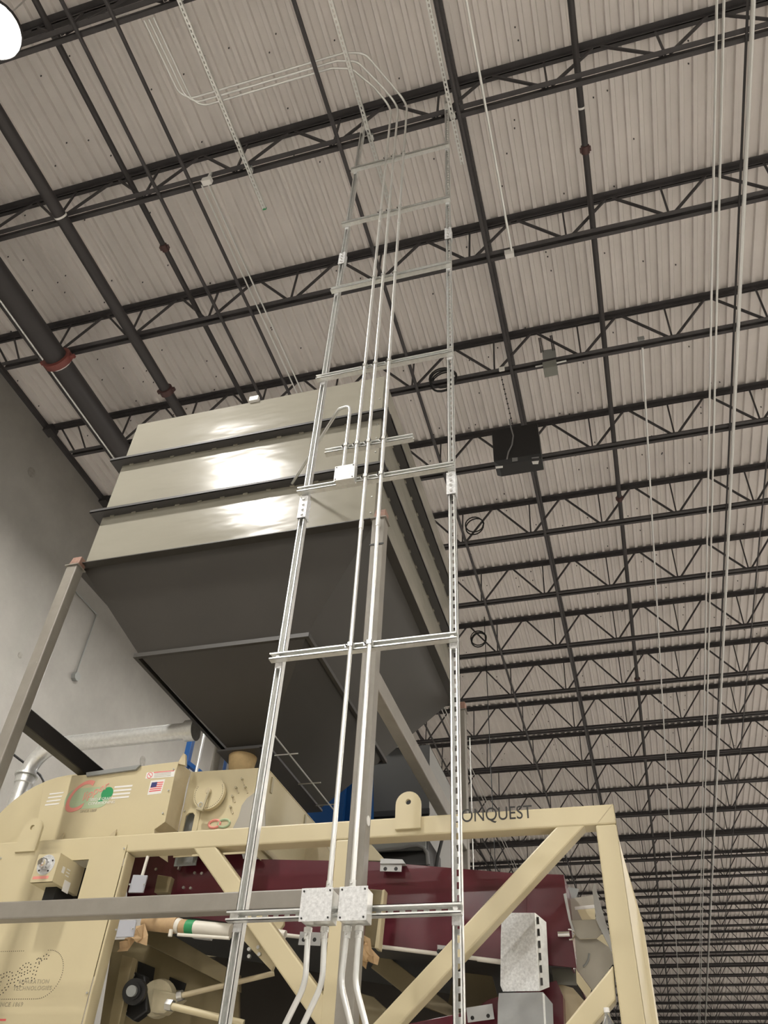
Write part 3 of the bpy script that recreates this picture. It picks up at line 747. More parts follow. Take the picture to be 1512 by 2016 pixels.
    p = at(115, 1602, yd-0.001)
    lettering('logo_lettering', 'C', p[0]+0.0, yd-0.001, p[2]-0.005, 0.33, M_PINK, t, shear=0.45, tilt=0.12, sx=0.85)
    p = at(160, 1580, yd-0.001)
    lettering('logo_lettering', 'lipper', p[0], yd-0.001, p[2]+0.01, 0.085, M_PINK, t, shear=0.4, tilt=0.42, sx=1.1)
    p = at(176, 1577, yd-0.001); lettering('logo_small_lettering', 'SEED & GRAIN', p[0], yd-0.0012, p[2], 0.030, M_WHITE, t)
    p = at(173, 1585, yd-0.001); lettering('logo_small_lettering', 'CONDITIONING', p[0], yd-0.0012, p[2], 0.030, M_WHITE, t)
    p = at(157, 1600, yd); lettering('logo_small_lettering', 'SINCE 1869', p[0], yd-0.0006, p[2], 0.028, M_INK2, t)
    # safety sticker
    strip((289, 1521), (345, 1516), (342, 1529), (286, 1533), M_WHITE, 'safety_sticker')
    strip((303, 1520), (343, 1516.5), (342.6, 1518), (302.6, 1521.8), M_RED, 'sticker_heading', yd-0.0006)
    q = at(295, 1526.5, yd); 
    for rr_, mm_, dy in [(0.024, M_RED, .0006), (0.019, M_WHITE, .0010)]:
        MB().cyl((q[0], yd-dy, q[2]), (q[0], yd, q[2]), rr_, 16).build('sticker_symbol', mm_, t)
    MB().bar((q[0]-0.014, yd-0.0012, q[2]+0.014), (q[0]+0.014, yd-0.0012, q[2]-0.014), 0.005, 0.0004, up=(0, 1, 0)).build('sticker_symbol', M_RED, t)
    for k in range(3): strip((304-k*.4, 1523+k*3), (337-k*.4, 1520+k*3), (336.8-k*.4, 1521+k*3), (303.8-k*.4, 1524+k*3), M_INK2, 'sticker_text', yd-0.0006)
    # flag sticker
    strip((297, 1537), (325, 1534), (317, 1562), (290, 1565), M_WHITE, 'flag_sticker')
    for k in range(5): strip((299-k*1.3, 1541+k*4), (322-k*1.3, 1538.5+k*4), (321.5-k*1.3, 1540.6+k*4), (298.5-k*1.3, 1543.1+k*4), M_RED, 'flag_stripe', yd-0.0006)
    strip((299, 1540.5), (310, 1539.3), (307.5, 1549), (296, 1550.5), M_NAVY, 'flag_canton', yd-0.0010)
    # little logo on the dial housing
    q = at(430, 1622, Y2); yb2 = Y2-0.0015
    for dx, mm_ in ((-0.03, M_PINK), (0.045, M_LGREEN)):
        ring = [(q[0]+dx+0.045*math.cos(a), yb2, q[2]+0.028*math.sin(a)) for a in np.linspace(0, 2*PI, 18)]
        MB().tube(ring, 0.009, 6).build('small_logo', mm_, t, True)
    # lettering on the top beam
    p0 = at(887, 1618.0, YM); p1 = at(1047, 1610, YM)
    me = font_mesh('CONQUEST', 0.116, space=1.0); wd = max(v.co.x for v in me.vertices)-min(v.co.x for v in me.vertices)
    bpy.data.meshes.remove(me)
    lettering('beam_lettering', 'CONQUEST', p0[0], YM-0.0012, (p0[2]+p1[2])/2-0.004, 0.116, M_INK, t, sx=(p1[0]-p0[0])/wd)
    # --- perforated logo on the front panel: rows of punched dots
    yp = YM-0.0085
    dots = MB()
    def dot(x, z, r=0.0042): dots.cyl((x, yp-0.0004, z), (x, yp+0.0002, z), r, 6)
    c = at(60, 1921, yp)
    L1, r1 = 0.17, 0.165
    xr1 = at(124, 1911, yp)[0]; zt1 = at(70, 1871.5, yp)[2]; zb1 = at(40, 1967, yp)[2]
    rr1 = (zt1-zb1)/2; zc1 = (zt1+zb1)/2
    n = 34
    for k in range(n): 
        a = PI*k/(n-1); dot(xr1-rr1+rr1*math.sin(a), zc1+rr1*math.cos(a), 0.0030)
    x = xr1-rr1
    while x > FX0+0.1:
        if not (xr1-rr1-0.19 < x < xr1-rr1-0.02): dot(x, zt1, 0.0030)
        dot(x, zb1, 0.0030); x -= 0.0155
    def dotted(text, size, x, z, tilt, shear, sp):
        c = bpy.data.curves.new('lettering', 'FONT'); c.body = text; c.size = size; c.shear = shear; c.fill_mode = 'NONE'; c.resolution_u = 6
        tt = bpy.data.objects.new('lettering', c); COL.objects.link(tt); bpy.context.view_layer.update()
        me = bpy.data.meshes.new_from_object(tt.evaluated_get(bpy.context.evaluated_depsgraph_get()))
        bpy.data.objects.remove(tt); bpy.data.curves.remove(c)
        ca, sa = math.cos(tilt), math.sin(tilt); carry = 0.0
        for e in me.edges:
            a, b = me.vertices[e.vertices[0]].co, me.vertices[e.vertices[1]].co
            L = (b-a).length; d = sp-carry if carry else 0
            while d < L:
                q = a+(b-a)*(d/L); dot(x+q.x*ca-q.y*sa, z+q.x*sa+q.y*ca); d += sp
            carry = (carry+L) % sp
        bpy.data.meshes.remove(me)
    p = at(-142, 2021, yp)
    dotted('Clipper', 0.26, p[0], p[2], 0.36, 0.35, 0.021)
    dots.build('punched_logo', M_INK, t)['kind'] = 'stuff'
    p = at(36, 1937, yp); lettering('stamped_lettering', 'SEPARATION', p[0], yp-0.0003, p[2], 0.034, M_INK2, t, space=1.15)
    p = at(25, 1950, yp); lettering('stamped_lettering', 'TECHNOLOGIES', p[0], yp-0.0003, p[2], 0.034, M_INK2, t, space=1.15)
    p = at(-8, 1982, yp); lettering('stamped_lettering', 'SINCE 1869', p[0], yp-0.0003, p[2], 0.034, M_INK2, t, space=1.15)
    q0, q1 = at(0, 2006, yp), at(11, 2010, yp); MB().box(q0[0]-0.15, q1[0], yp, yp+0.001, q1[2], q0[2]).build('sticker_edge', M_RED, t)
    # --- grey electrical covers on the frame trim
    for pts_, nm in [([(262, 1722), (290, 1723), (281, 1757), (252, 1757)], 'grey_cover'), ([(235, 1812), (268, 1811), (262, 1844), (228, 1845)], 'grey_cover')]:
        g = MB().prism(pxz(pts_, YM-0.022), YM-0.022, YM-0.0085).build(nm, mat('light_grey_cover', (0.42, 0.43, 0.47), 0.4), t, bevel=0.003)
        for q in ((pts_[0][0]-6, (pts_[0][1]+pts_[3][1])/2+2), (pts_[1][0]-7, (pts_[1][1]+pts_[2][1])/2+1)):
            p = at(*q, YM-0.03); sub('screw', MB().tube([(p[0], YM-0.03, p[2]), (p[0], YM-0.036, p[2])], 0.006, 8), M_BOLT, g)
    p = at(282, 1705, YM); MB().cyl((p[0]-0.005, YM+0.02, p[2]-0.09), (p[0]+0.005, YM+0.02, p[2]+0.07), 0.011, 10).build('cable_gland', M_PVC, t, True)
    # --- dark inner boards and plates
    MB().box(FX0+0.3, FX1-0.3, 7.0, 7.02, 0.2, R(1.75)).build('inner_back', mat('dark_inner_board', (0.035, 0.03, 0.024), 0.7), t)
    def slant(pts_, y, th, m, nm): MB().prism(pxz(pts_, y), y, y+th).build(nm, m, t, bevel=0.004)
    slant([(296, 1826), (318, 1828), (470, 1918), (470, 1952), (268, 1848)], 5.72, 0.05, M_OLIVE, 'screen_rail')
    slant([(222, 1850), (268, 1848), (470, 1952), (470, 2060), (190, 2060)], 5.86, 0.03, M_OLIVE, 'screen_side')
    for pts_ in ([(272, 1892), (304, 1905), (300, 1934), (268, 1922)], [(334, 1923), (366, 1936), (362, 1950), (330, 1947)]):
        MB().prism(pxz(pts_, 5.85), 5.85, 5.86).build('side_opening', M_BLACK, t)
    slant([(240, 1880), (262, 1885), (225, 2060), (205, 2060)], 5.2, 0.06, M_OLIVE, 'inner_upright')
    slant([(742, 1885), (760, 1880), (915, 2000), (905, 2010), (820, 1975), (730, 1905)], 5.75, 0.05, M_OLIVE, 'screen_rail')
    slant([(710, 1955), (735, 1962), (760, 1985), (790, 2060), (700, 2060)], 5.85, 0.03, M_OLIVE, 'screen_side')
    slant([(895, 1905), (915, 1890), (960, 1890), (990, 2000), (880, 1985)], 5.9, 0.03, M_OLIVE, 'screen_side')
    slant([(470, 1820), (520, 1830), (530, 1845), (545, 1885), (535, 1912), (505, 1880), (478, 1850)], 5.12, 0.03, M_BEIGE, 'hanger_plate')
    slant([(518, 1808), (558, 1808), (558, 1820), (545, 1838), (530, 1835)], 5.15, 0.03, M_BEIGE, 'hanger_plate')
    for q in [(492, 1870), (510, 1866), (492, 1884), (512, 1880)]:
        p = at(*q, 5.12); MB().tube([(p[0], 5.12, p[2]), (p[0], 5.10, p[2])], 0.012, 6).build('bolt', M_BOLT, t)
    p0, p1 = at(540, 1836, 5.1), at(562, 1840, 5.1); MB().cyl(p0, p1, 0.024, 14).build('roller_end', M_PVC, t, True)
    # upright olive bracket beside the boxes
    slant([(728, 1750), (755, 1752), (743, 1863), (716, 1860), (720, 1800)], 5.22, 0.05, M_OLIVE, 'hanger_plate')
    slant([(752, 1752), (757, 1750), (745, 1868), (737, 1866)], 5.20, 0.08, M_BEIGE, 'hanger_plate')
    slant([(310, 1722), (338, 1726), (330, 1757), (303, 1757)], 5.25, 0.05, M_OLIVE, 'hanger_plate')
    # diagonal brace behind, seen above the maroon shoe
    slant([(698, 1652), (722, 1652), (760, 1695), (700, 1694)], 5.9, 0.06, M_BEIGE, 'rear_brace')
    slant([(640, 1660), (560, 1660), (600, 1700), (660, 1700)], 6.2, 0.05, M_BEIGE2, 'rear_brace')
    return t
machine()

# ------------------------------------------------------------------ maroon screen shoes
def shoe():
    t = thing('screen_shoe', 'sloping maroon screen shoe hung inside the beige frame', 'screen shoe', (-1.9, 5.6, R(1.3)))
    Y = 5.40
    pts = [(250, 1652), (468, 1652), (478, 1691), (735, 1696), (1013, 1719), (1037, 1720), (1040, 1775), (1036, 1893), (862, 1875), (734, 1861), (560, 1836), (440, 1814), (250, 1790)]
    MB().prism(pxz(pts, Y), Y, Y+0.01).build('front_plate', M_MAROON, t)
    v = pxz([(1037, 1720), (1110, 1722), (1135, 1906), (1075, 1900), (1036, 1893)], Y)
    MB().prism([(x, z) for x, z in v], Y-0.004, Y+0.006).build('end_plate', M_MAROON, t, bevel=0.003)
    xr = v[1][0]
    MB().box(xr-0.01, xr, Y+0.01, Y+1.4, v[2][1], v[1][1]).build('side_plate', M_MAROON, t)
    bt = pxz([(1075, 1900), (862, 1875), (734, 1861), (560, 1836), (440, 1814), (250, 1790)], Y)
    n = len(bt); vs = [(x, Y+0.012, z) for x, z in bt]+[(x, Y+1.3, z+0.02) for x, z in bt]; up = [(x, y, z+0.006) for x, y, z in vs]
    m = 2*n
    MB().add(vs+up, [(i, i+1, n+i+1, n+i) for i in range(n-1)]+[(m+i, m+n+i, m+n+i+1, m+i+1) for i in range(n-1)]).build('bottom_shade_plate', M_DARKBOX, t)  # added to shade the parts below; charcoal stands for its dark underside
    tp = pxz([(250, 1690), (735, 1696), (1013, 1719), (1037, 1720)], Y); n = len(tp)
    MB().add([(x, Y+0.012, z-0.01) for x, z in tp]+[(x, Y+1.3, z-0.01) for x, z in tp], [(i, i+1, n+i+1, n+i) for i in range(n-1)]).build('top_shade_plate', M_DARKBOX, t)  # added cover that keeps lamp light out of the machine's inside
    a, b = at(560, 1838, Y-0.02), at(1062, 1903, Y-0.02)
    MB().cyl((a[0]-0.2, Y-0.03, a[2]+0.015), (b[0], Y-0.03, b[2]), 0.012, 10).build('edge_rod', M_PVC, t, True)
    a, b = at(940, 1888, Y-0.07), at(1060, 1904, Y-0.07)
    MB().cyl(a, b, 0.014, 10).build('edge_rod', M_PVC, t, True)
    def clip(pts_, y, nm='clip_bracket'):
        c = MB().prism(pxz(pts_, y), y, y+0.006).build(nm, mat('pale_bracket', (0.48, 0.49, 0.49), 0.4), t)
        for k in (0.25, 0.75):
            xx = pts_[3][0]*(1-k)+pts_[2][0]*k; yy = (pts_[0][1]+pts_[3][1])/2+3
            p = at(xx, yy, y); sub('hole', MB().cyl((p[0], y-0.001, p[2]), (p[0], y, p[2]), 0.013, 10), M_BLACK, c)
        return c
    clip([(749, 1700), (791, 1703), (790, 1716), (748, 1715)], Y-0.05)
    p = pxz([(750, 1691), (793, 1693), (798, 1701), (749, 1701)], Y-0.05); MB().prism(p, Y-0.06, Y-0.01).build('clip_bracket', mat('pale_bracket', (0.48, 0.49, 0.49), 0.4), t)
    clip([(591, 1834), (634, 1836), (630, 1862), (587, 1860)], Y-0.06)
    clip([(861, 1860), (880, 1862), (872, 1880), (861, 1880)], Y-0.05)
    p = pxz([(380, 1838), (416, 1841), (412, 1849), (377, 1845)], Y-0.1); MB().prism(p, Y-0.1, Y-0.06).build('clip_bracket', mat('pale_bracket', (0.48, 0.49, 0.49), 0.4), t)
    for q in [(384, 1719), (398, 1720), (362, 1748), (376, 1749), (308, 1712)]:
        p = at(*q, Y); MB().tube([(p[0], Y, p[2]), (p[0], Y-0.012, p[2])], 0.010, 8).build('bolt', M_BOLT, t, True)
    p = at(357, 1700, Y); MB().box(p[0]-0.006, p[0]+0.006, Y-0.03, Y, p[2]-0.05, p[2]+0.03).build('handle', M_BOLT, t)
    # latch on the end plate
    p = at(1112, 1840, Y-0.02); l = MB().cyl((p[0]-0.04, Y-0.03, p[2]), (p[0]+0.03, Y-0.03, p[2]), 0.018, 12).build('latch', M_CHROME, t, True)
    sub('latch_bail', MB().tube([(p[0]+0.03+0.03*math.sin(a), Y-0.035, p[2]-0.004+0.036*math.cos(a)*.8) for a in np.linspace(-.2, PI+.2, 10)], 0.005, 6), M_CHROME, l, True)
    t2 = thing('screen_shoe', 'lower maroon screen shoe peeking out below the sloping one', 'screen shoe', (-1.2, 5.6, R(0.6)))
    MB().prism(pxz([(770, 2060), (800, 2016), (930, 1990), (960, 1968), (1095, 1930), (1108, 1960), (1112, 2060)], Y+0.02), Y+0.02, Y+0.5).build('front_plate', M_MAROON, t2, bevel=0.003)
    c = MB().prism(pxz([(918, 1984), (969, 1976), (973, 2006), (921, 2013)], Y-0.04), Y-0.04, Y-0.034).build('clip_bracket', mat('pale_bracket', (0.48, 0.49, 0.49), 0.4), t2)
    for q in [(930, 2004), (961, 2000)]:
        p = at(*q, Y-0.04); sub('hole', MB().cyl((p[0], Y-0.041, p[2]), (p[0], Y-0.04, p[2]), 0.011, 10), M_BLACK, c)
shoe()
def shield():
    t = thing('sheet_shield', 'bright galvanized sheet shield standing in front of the maroon shoe', 'sheet metal', (-0.75, 5.25, R(1.2)))
    Y = 5.24
    MB().prism(pxz([(988, 1797), (1052, 1797), (1061, 1951), (990, 1952), (985, 1940), (986, 1842)], Y), Y, Y+0.004).build('face', M_GALVB, t)
    P = pxz([(1052, 1797), (1068, 1816), (1074, 1944), (1061, 1951)], Y)
    v = [(P[0][0], Y, P[0][1]), (P[1][0]+0.012, Y+0.06, P[1][1]+0.018), (P[2][0]+0.012, Y+0.06, P[2][1]+0.015), (P[3][0], Y, P[3][1])]
    MB().add(v+[(x+0.004, y+0.002, z) for x, y, z in v], [(0, 1, 2, 3), (7, 6, 5, 4), (0, 4, 5, 1), (1, 5, 6, 2), (2, 6, 7, 3), (3, 7, 4, 0)]).build('side_flange', M_GALV, t)
    for k in range(6):
        f = (k+0.6)/6.4
        x = (v[0][0]*(1-f)+v[3][0]*f)+0.012; z = v[0][2]*(1-f)+v[3][2]*f
        MB().box(x, x+0.012, Y+0.006, Y+0.012, z-0.022, z+0.016).build('flange_hole', M_INK, t)
    t = thing('sheet_shield', 'dull grey sheet shield directly below the bright galvanized one', 'sheet metal', (-0.75, 5.2, R(0.6)))
    Y = 5.22
    MB().prism(pxz([(982, 1955), (1069, 1953), (1088, 1976), (1091, 2070), (979, 2070), (980, 1975)], Y), Y, Y+0.01).build('face', mat('dull_zinc', (0.33, 0.34, 0.34), 0.45, metal=0.4, var=0.1, vscale=6), t, bevel=0.002)
    MB().prism(pxz([(1068, 1955), (1072, 1957), (1078, 2070), (1074, 2070)], Y-0.003), Y-0.004, Y).build('fold_rib', M_GALV, t)
shield()
def chute():
    t = thing('discharge_chute', 'open grey-beige sheet chute beside the right corner post', 'chute', (-0.3, 5.4, R(1.3)))
    G = mat('chute_sheet', (0.36, 0.335, 0.28), 0.5, var=0.05, vscale=5)
    Y = 5.42
    def q(pts_, y, nm, m=G, th=0.006): MB().prism(pxz(pts_, y), y, y+th).build(nm, m, t, bevel=0.001)
    PB = mat('pale_bracket', (0.48, 0.49, 0.49), 0.4)
    q([(1109, 1760), (1114, 1758), (1124, 1811), (1133, 1838), (1129, 1840), (1120, 1812)], Y-0.03, 'left_flange', PB, 0.02)
    q([(1122, 1812), (1174, 1810), (1185, 1838), (1174, 1848), (1142, 1849), (1131, 1838)], Y-0.02, 'front_sheet')
    q([(1131, 1840), (1142, 1849), (1174, 1848), (1203, 1867), (1208, 1895), (1184, 1928), (1166, 1950), (1136, 1908)], Y, 'lower_sheet')
    q([(1166, 1752), (1170, 1738), (1199, 1838), (1206, 1868), (1203, 1872), (1174, 1812)], Y-0.05, 'side_sheet', PB, 0.02)
    q([(1116, 1770), (1168, 1762), (1172, 1811), (1124, 1812)], Y+0.30, 'back_sheet')
    q([(1134, 1786), (1171, 1783), (1172, 1810), (1146, 1811)], Y+0.22, 'inner_baffle', M_BEIGE)
    q([(1131, 1785), (1170, 1781), (1171, 1788), (1132, 1791)], Y+0.12, 'light_strip', M_WHITE)
    q([(1141, 1848), (1175, 1847), (1175, 1848.5), (1141, 1849.8)], Y-0.024, 'seam', M_INK2, 0.002)
    P = [at(x, y, Y-0.004) for x, y in [(1160, 1877), (1158, 1890), (1153, 1899), (1148, 1903)]]
    MB().tube(P, 0.006, 6).build('grip_edge', M_GREYBOX, t, True)
    q([(1115, 1745), (1140, 1750), (1132, 1775), (1122, 1770)], Y+0.4, 'hose_end', M_GREYBOX)
    q([(1086, 1905), (1134, 1908), (1136, 1940), (1090, 1938)], Y+0.1, 'clear_curtain', mat('dusty_plastic', (0.20, 0.20, 0.17), 0.4))
    q([(1134, 1908), (1164, 1948), (1158, 1968), (1135, 1935)], Y-0.02, 'lower_flange', M_BEIGE)
    q([(1095, 1935), (1128, 1945), (1150, 1970), (1120, 2020), (1105, 2010)], Y+0.12, 'lower_sheet', M_BEIGE2)
chute()
def bearing():
    t = thing('flange_bearing', 'black flange bearing on a beige eccentric with shaft end, lower left', 'bearing', at(280, 1960, 5.3))
    Y = 5.25
    c = at(268, 1953, Y)
    MB().prism(pxz([(250, 1925), (262, 1912), (285, 1920), (290, 1990), (262, 2010), (242, 1995)], Y+0.05), Y+0.05, Y+0.12).build('bearing_block', M_BLACK, t, bevel=0.01)
    n = Vector((0.25, -1, -0.15)).normalized(); c = Vector(c)
    MB().tube([c+n*0.0, c+n*0.05], 0.075, 24).build('bearing_cap', M_BLACK, t, True)
    MB().tube([c+n*0.05, c+n*0.075], 0.048, 20).build('bearing_collar', M_BLACK, t, True)
    MB().tube([c+n*0.07, c+n*0.11], 0.032, 18).build('shaft_end', M_GREYBOX, t, True)
    e = Vector(at(310, 1965, Y+0.12))
    MB().tube([e-n*0.05, e+n*0.03], [0.115, 0.105], 22).build('eccentric_housing', M_CASTING, t, True)
    MB().prism(pxz([(300, 1945), (345, 1955), (360, 1965), (335, 1985), (322, 1996), (295, 1992)], Y+0.06), Y+0.06, Y+0.14).build('eccentric_arm', M_CASTING, t, bevel=0.012)
    a, b = at(350, 1962, Y+0.05), at(360, 1959, Y+0.05); MB().cyl(a, b, 0.03, 10).build('rod_nut', M_BOLT, t, True)
    a, b = at(358, 1960, Y+0.05), at(540, 1916, Y+0.25); MB().cyl(a, b, 0.017, 12).build('push_rod', M_BEIGE2, t, True)
    a, b = at(328, 1978, Y), at(340, 1980, Y); MB().cyl(a, b, 0.034, 6).build('rod_nut', M_BOLT, t)
    a, b = at(338, 1981, Y), at(480, 2015, Y+0.1); MB().cyl(a, b, 0.021, 12).build('push_rod', M_BEIGE, t, True)
    for q in [(262, 1921), (246, 1991), (238, 2003)]:
        p = at(*q, Y+0.03); MB().tube([(p[0], p[1], p[2]), (p[0], p[1]-0.03, p[2])], 0.014, 8).build('bolt', M_BOLT, t, True)
bearing()
def wrapped_tube():
    t = thing('wrapped_tube', 'white and paper-wrapped tube lying under the grey cross beam', 'tube', at(370, 1820, 5.15))
    Y = 5.13
    P = [at(x, y, Y) for x, y in [(285, 1815), (300, 1812), (348, 1822), (356, 1824), (368, 1825), (384, 1826), (456, 1833)]]
    def seg(a, b, r, m, nm): MB().cyl(a, b, r, 14).build(nm, m, t, True)
    seg(P[0], P[2], 0.050, M_PAPER, 'paper_wrap'); seg(P[2], P[3], 0.046, M_PVC, 'white_band'); seg(P[3], P[4], 0.044, M_PAPER, 'brown_band')
    seg(P[4], P[5], 0.044, M_GREEN, 'green_band'); seg(P[5], P[6], 0.042, M_PVC, 'white_sleeve')
    a, b = at(350, 1840, Y-0.05), at(452, 1847, Y-0.05); seg(a, b, 0.010, M_PVC, 'side_rod')
    p = at(336, 1837, Y-0.04); MB().cyl((p[0], Y-0.04, p[2]-0.02), (p[0], Y-0.04, p[2]+0.02), 0.014, 8).build('tie_knob', M_PVC, t, True)
wrapped_tube()
def crumple(name, label, pts_, Y, depth, seed):
    """crumpled kraft paper: a folded sheet with irregular ridges, about as deep as it is wide"""
    r = np.random.default_rng(seed)
    poly = pxz(pts_, Y); cx = sum(p[0] for p in poly)/len(poly); cz = sum(p[1] for p in poly)/len(poly)
    n = len(poly); v = []; f = []
    L = 4
    for l in range(L):
        k = 1-l/L*0.85
        for i, (x, z) in enumerate(poly): v.append((cx+(x-cx)*k+r.normal(0, 0.008), Y-depth*(l/L)+r.normal(0, 0.012)*(l > 0), cz+(z-cz)*k+r.normal(0, 0.008)*(l > 0)))
    v.append((cx, Y-depth*0.8, cz))
    for l in range(L-1):
        for i in range(n): f.append((l*n+i, l*n+(i+1) % n, (l+1)*n+(i+1) % n, (l+1)*n+i))
    for i in range(n): f.append(((L-1)*n+i, (L-1)*n+(i+1) % n, L*n))
    v.append((cx, Y+0.02, cz))
    for i in range(n): f.append((i, (i+1) % n, L*n+1))
    o = MB().add(v, f).build(name, M_PAPER); tag(o, label, 'paper', 'kraft paper scraps'); return o
crumple('kraft_paper', 'torn brown kraft paper tucked below the lower grey cover on the left', [(272, 1822), (286, 1818), (296, 1840), (282, 1862), (262, 1852), (252, 1872), (228, 1874), (236, 1862), (258, 1848), (268, 1835)], 5.08, 0.07, 3)
crumple('kraft_paper', 'crumpled brown kraft paper hanging right of the bent lower conduits', [(716, 1840), (728, 1848), (733, 1868), (743, 1885), (746, 1900), (728, 1892), (722, 1908), (708, 1897), (712, 1875), (714, 1860)], 5.12, 0.08, 5)

# ------------------------------------------------------------------ things behind and around
def behind():
    # charcoal cabinet
    t = thing('charcoal_cabinet', 'large charcoal cabinet standing behind the hopper and lifting lug', 'cabinet', (-3.2, 8.6, 0))
    Y = 8.3; xr = -2.015
    MB().box(-3.5, xr, Y, Y+0.01, 0, R(4.2)).build('front', M_DARKBOX, t)
    MB().box(xr-0.01, xr, Y+0.01, Y+1.6, 0, R(4.2)).build('side', mat('cabinet_lit_side', (0.30, 0.30, 0.285), 0.5), t)  # side given a lighter grey for the light falling on it
    MB().box(-3.5, xr, Y+0.01, Y+1.6, R(4.19), R(4.2)).build('top', M_DARKBOX, t)
    MB().box(-3.5, xr+0.01, Y-0.03, Y, R(3.40), R(3.46)).build('front_rail', M_BLACK, t)
    p0, p1 = at(758, 1466, Y), at(805, 1461, Y); MB().box(p0[0], p1[0], Y-0.02, Y+0.05, R(4.2), R(4.26)).build('top_strip', M_WHITE, t)
    p = at(785, 1453, Y+.3); MB().tube([(p[0]-0.25, Y+.3, R(4.2)), (p[0]-0.1, Y+.3, R(4.3)), (p[0]+0.1, Y+.3, R(4.33)), (p[0]+0.2, Y+.3, R(4.2))], 0.05, 10).build('handle', M_GREYBOX, t, True)
    # motor guard seen under the top beam
    t = thing('motor_guard', 'black motor guard with grey flexible cable, seen above the maroon shoe', 'machine guard', at(800, 1690, 6.6))
    Y = 6.6
    MB().prism(pxz([(726, 1655), (842, 1648), (842, 1705), (760, 1702)], Y), Y, Y+0.5).build('guard', M_BLACK, t, bevel=0.01)
    MB().prism(pxz([(700, 1654), (838, 1646), (838, 1672), (730, 1676)], Y-0.05), Y-0.05, Y-0.02).build('louvre', M_GREYBOX, t)
    pts = [at(x, y, Y-0.08) for x, y in [(690, 1676), (746, 1674), (790, 1670), (805, 1666), (822, 1664), (834, 1669), (841, 1680), (843, 1702)]]
    MB().tube(pts, 0.016, 8).build('flexible_cable', M_GREYCORD, t, True)
    pts = [at(x, y, Y-0.1) for x, y in [(871, 1650), (862, 1685), (858, 1710)]]; MB().tube(pts, 0.014, 8).build('black_cable', M_RUBBER, t, True)
    # blue elevator frame
    t = thing('blue_frame', 'blue painted steel legs and hood behind the beige machine', 'steel frame', (-4.5, 8.0, 0))
    Y = 8.0
    for q0, q1, w in [((381, 1415), (366, 1500), 0.07), ((440, 1478), (431, 1518), 0.08)]:
        a, b = at(*q0, Y), at(*q1, Y); MB().box((a[0]+b[0])/2-w/2, (a[0]+b[0])/2+w/2, Y, Y+w, 0, a[2]+0.8).build('leg', M_BLUE, t, bevel=0.004)
    a, b = at(366, 1500, Y), at(398, 1528, Y); MB().bar((a[0], Y+0.03, a[2]), (b[0]+0.1, Y+0.6, b[2]), 0.05, 0.05).build('strut_bar', M_BLUE, t)
    MB().prism(pxz([(600, 1566), (652, 1530), (712, 1490), (712, 1640), (600, 1640)], 7.75), 7.75, 8.2).build('hood', M_BLUE, t, bevel=0.004)
    MB().box(-3.55, -2.6, 7.76, 8.25, 0, R(2.6)).build('lower_hood', M_BLUE, t)
    a = at(672, 1540, 7.7); MB().box(a[0]-0.02, a[0]+0.05, 7.70, 7.76, R(2.4), R(4.0)).build('leg', M_BLUE, t, bevel=0.003)
    # slim riser by the blue legs
    a, b = at(404, 1437, 7.85), at(386, 1525, 7.85); o = MB().cyl((a[0], 7.85, a[2]), (b[0], 7.85, 0.0), 0.018, 10).build('riser_conduit', M_EMT, None, True); tag(o, 'slim upright conduit beside the right end of the grey duct', 'conduit')
    # round duct
    t = thing('dust_duct', 'galvanized dust duct rising at the left edge and elbowing to the right', 'duct', (-5.35, 6.2, 0))
    Y = 6.2; k = Y/6.0
    xv = -5.335*k; zh = R(3.355*k); xe = -3.75*k
    path = arc_path([(xv, Y, 0.0), (xv, Y, zh), (xe, Y, zh+0.02)], 0.28, 10)
    MB().tube(path, 0.078, 20).build('pipe', M_GALV, t, True)
    for z in (R(2.69*k), R(3.02*k), R(2.2)):
        MB().tube([(xv, Y, z-0.035), (xv, Y, z-0.03), (xv, Y, z+0.03), (xv, Y, z+0.035)], [0.08, 0.092, 0.092, 0.08], 20).build('collar', M_GALV, t, True)
    MB().tube([(xv, Y, R(3.07*k)-0.01), (xv, Y, R(3.07*k)+0.01)], 0.112, 20).build('flange', M_GALV, t, True)
    MB().tube([(xe, Y, zh+0.02), (xe+0.10, Y, zh+0.02), (xe+0.12, Y, zh+0.02)], [0.10, 0.10, 0.06], 20).build('end_cap', M_GALV, t, True)
    # black pipe behind the duct elbow
    t = thing('black_hose', 'thin black cable on the wall bending down behind the duct elbow', 'cable', atX(60, 1500, -7.0))
    pts = [at(x, y, 6.5) for x, y in [(14, 1476), (40, 1496), (66, 1515), (80, 1527), (86, 1538), (86, 1570)]]
    MB().tube(pts, 0.012, 8).build('cable', M_RUBBER, t, True)
    # pendant conduit and octagonal box on the wall
    t = thing('wall_box', 'octagonal grey wall box at the end of a thin drop conduit', 'electrical box', atX(150, 1332, XL+0.05))
    p = atX(150, 1332, XL+0.05); q = atX(192, 1211, XL+0.03)
    MB().tube([(XL, p[1], p[2]), (XL+0.08, p[1], p[2])], 0.075, 8).build('box', M_GREYBOX, t)
    MB().cyl((XL+0.03, p[1], p[2]+0.06), (XL+0.03, p[1], q[2]), 0.012, 8).build('drop_conduit', M_GREYBOX, t, True)
    MB().cyl((XL+0.03, p[1], q[2]), (XL+0.03, p[1]-0.75, q[2]+0.0), 0.012, 8).build('run_conduit', M_GREYBOX, t, True)
behind()

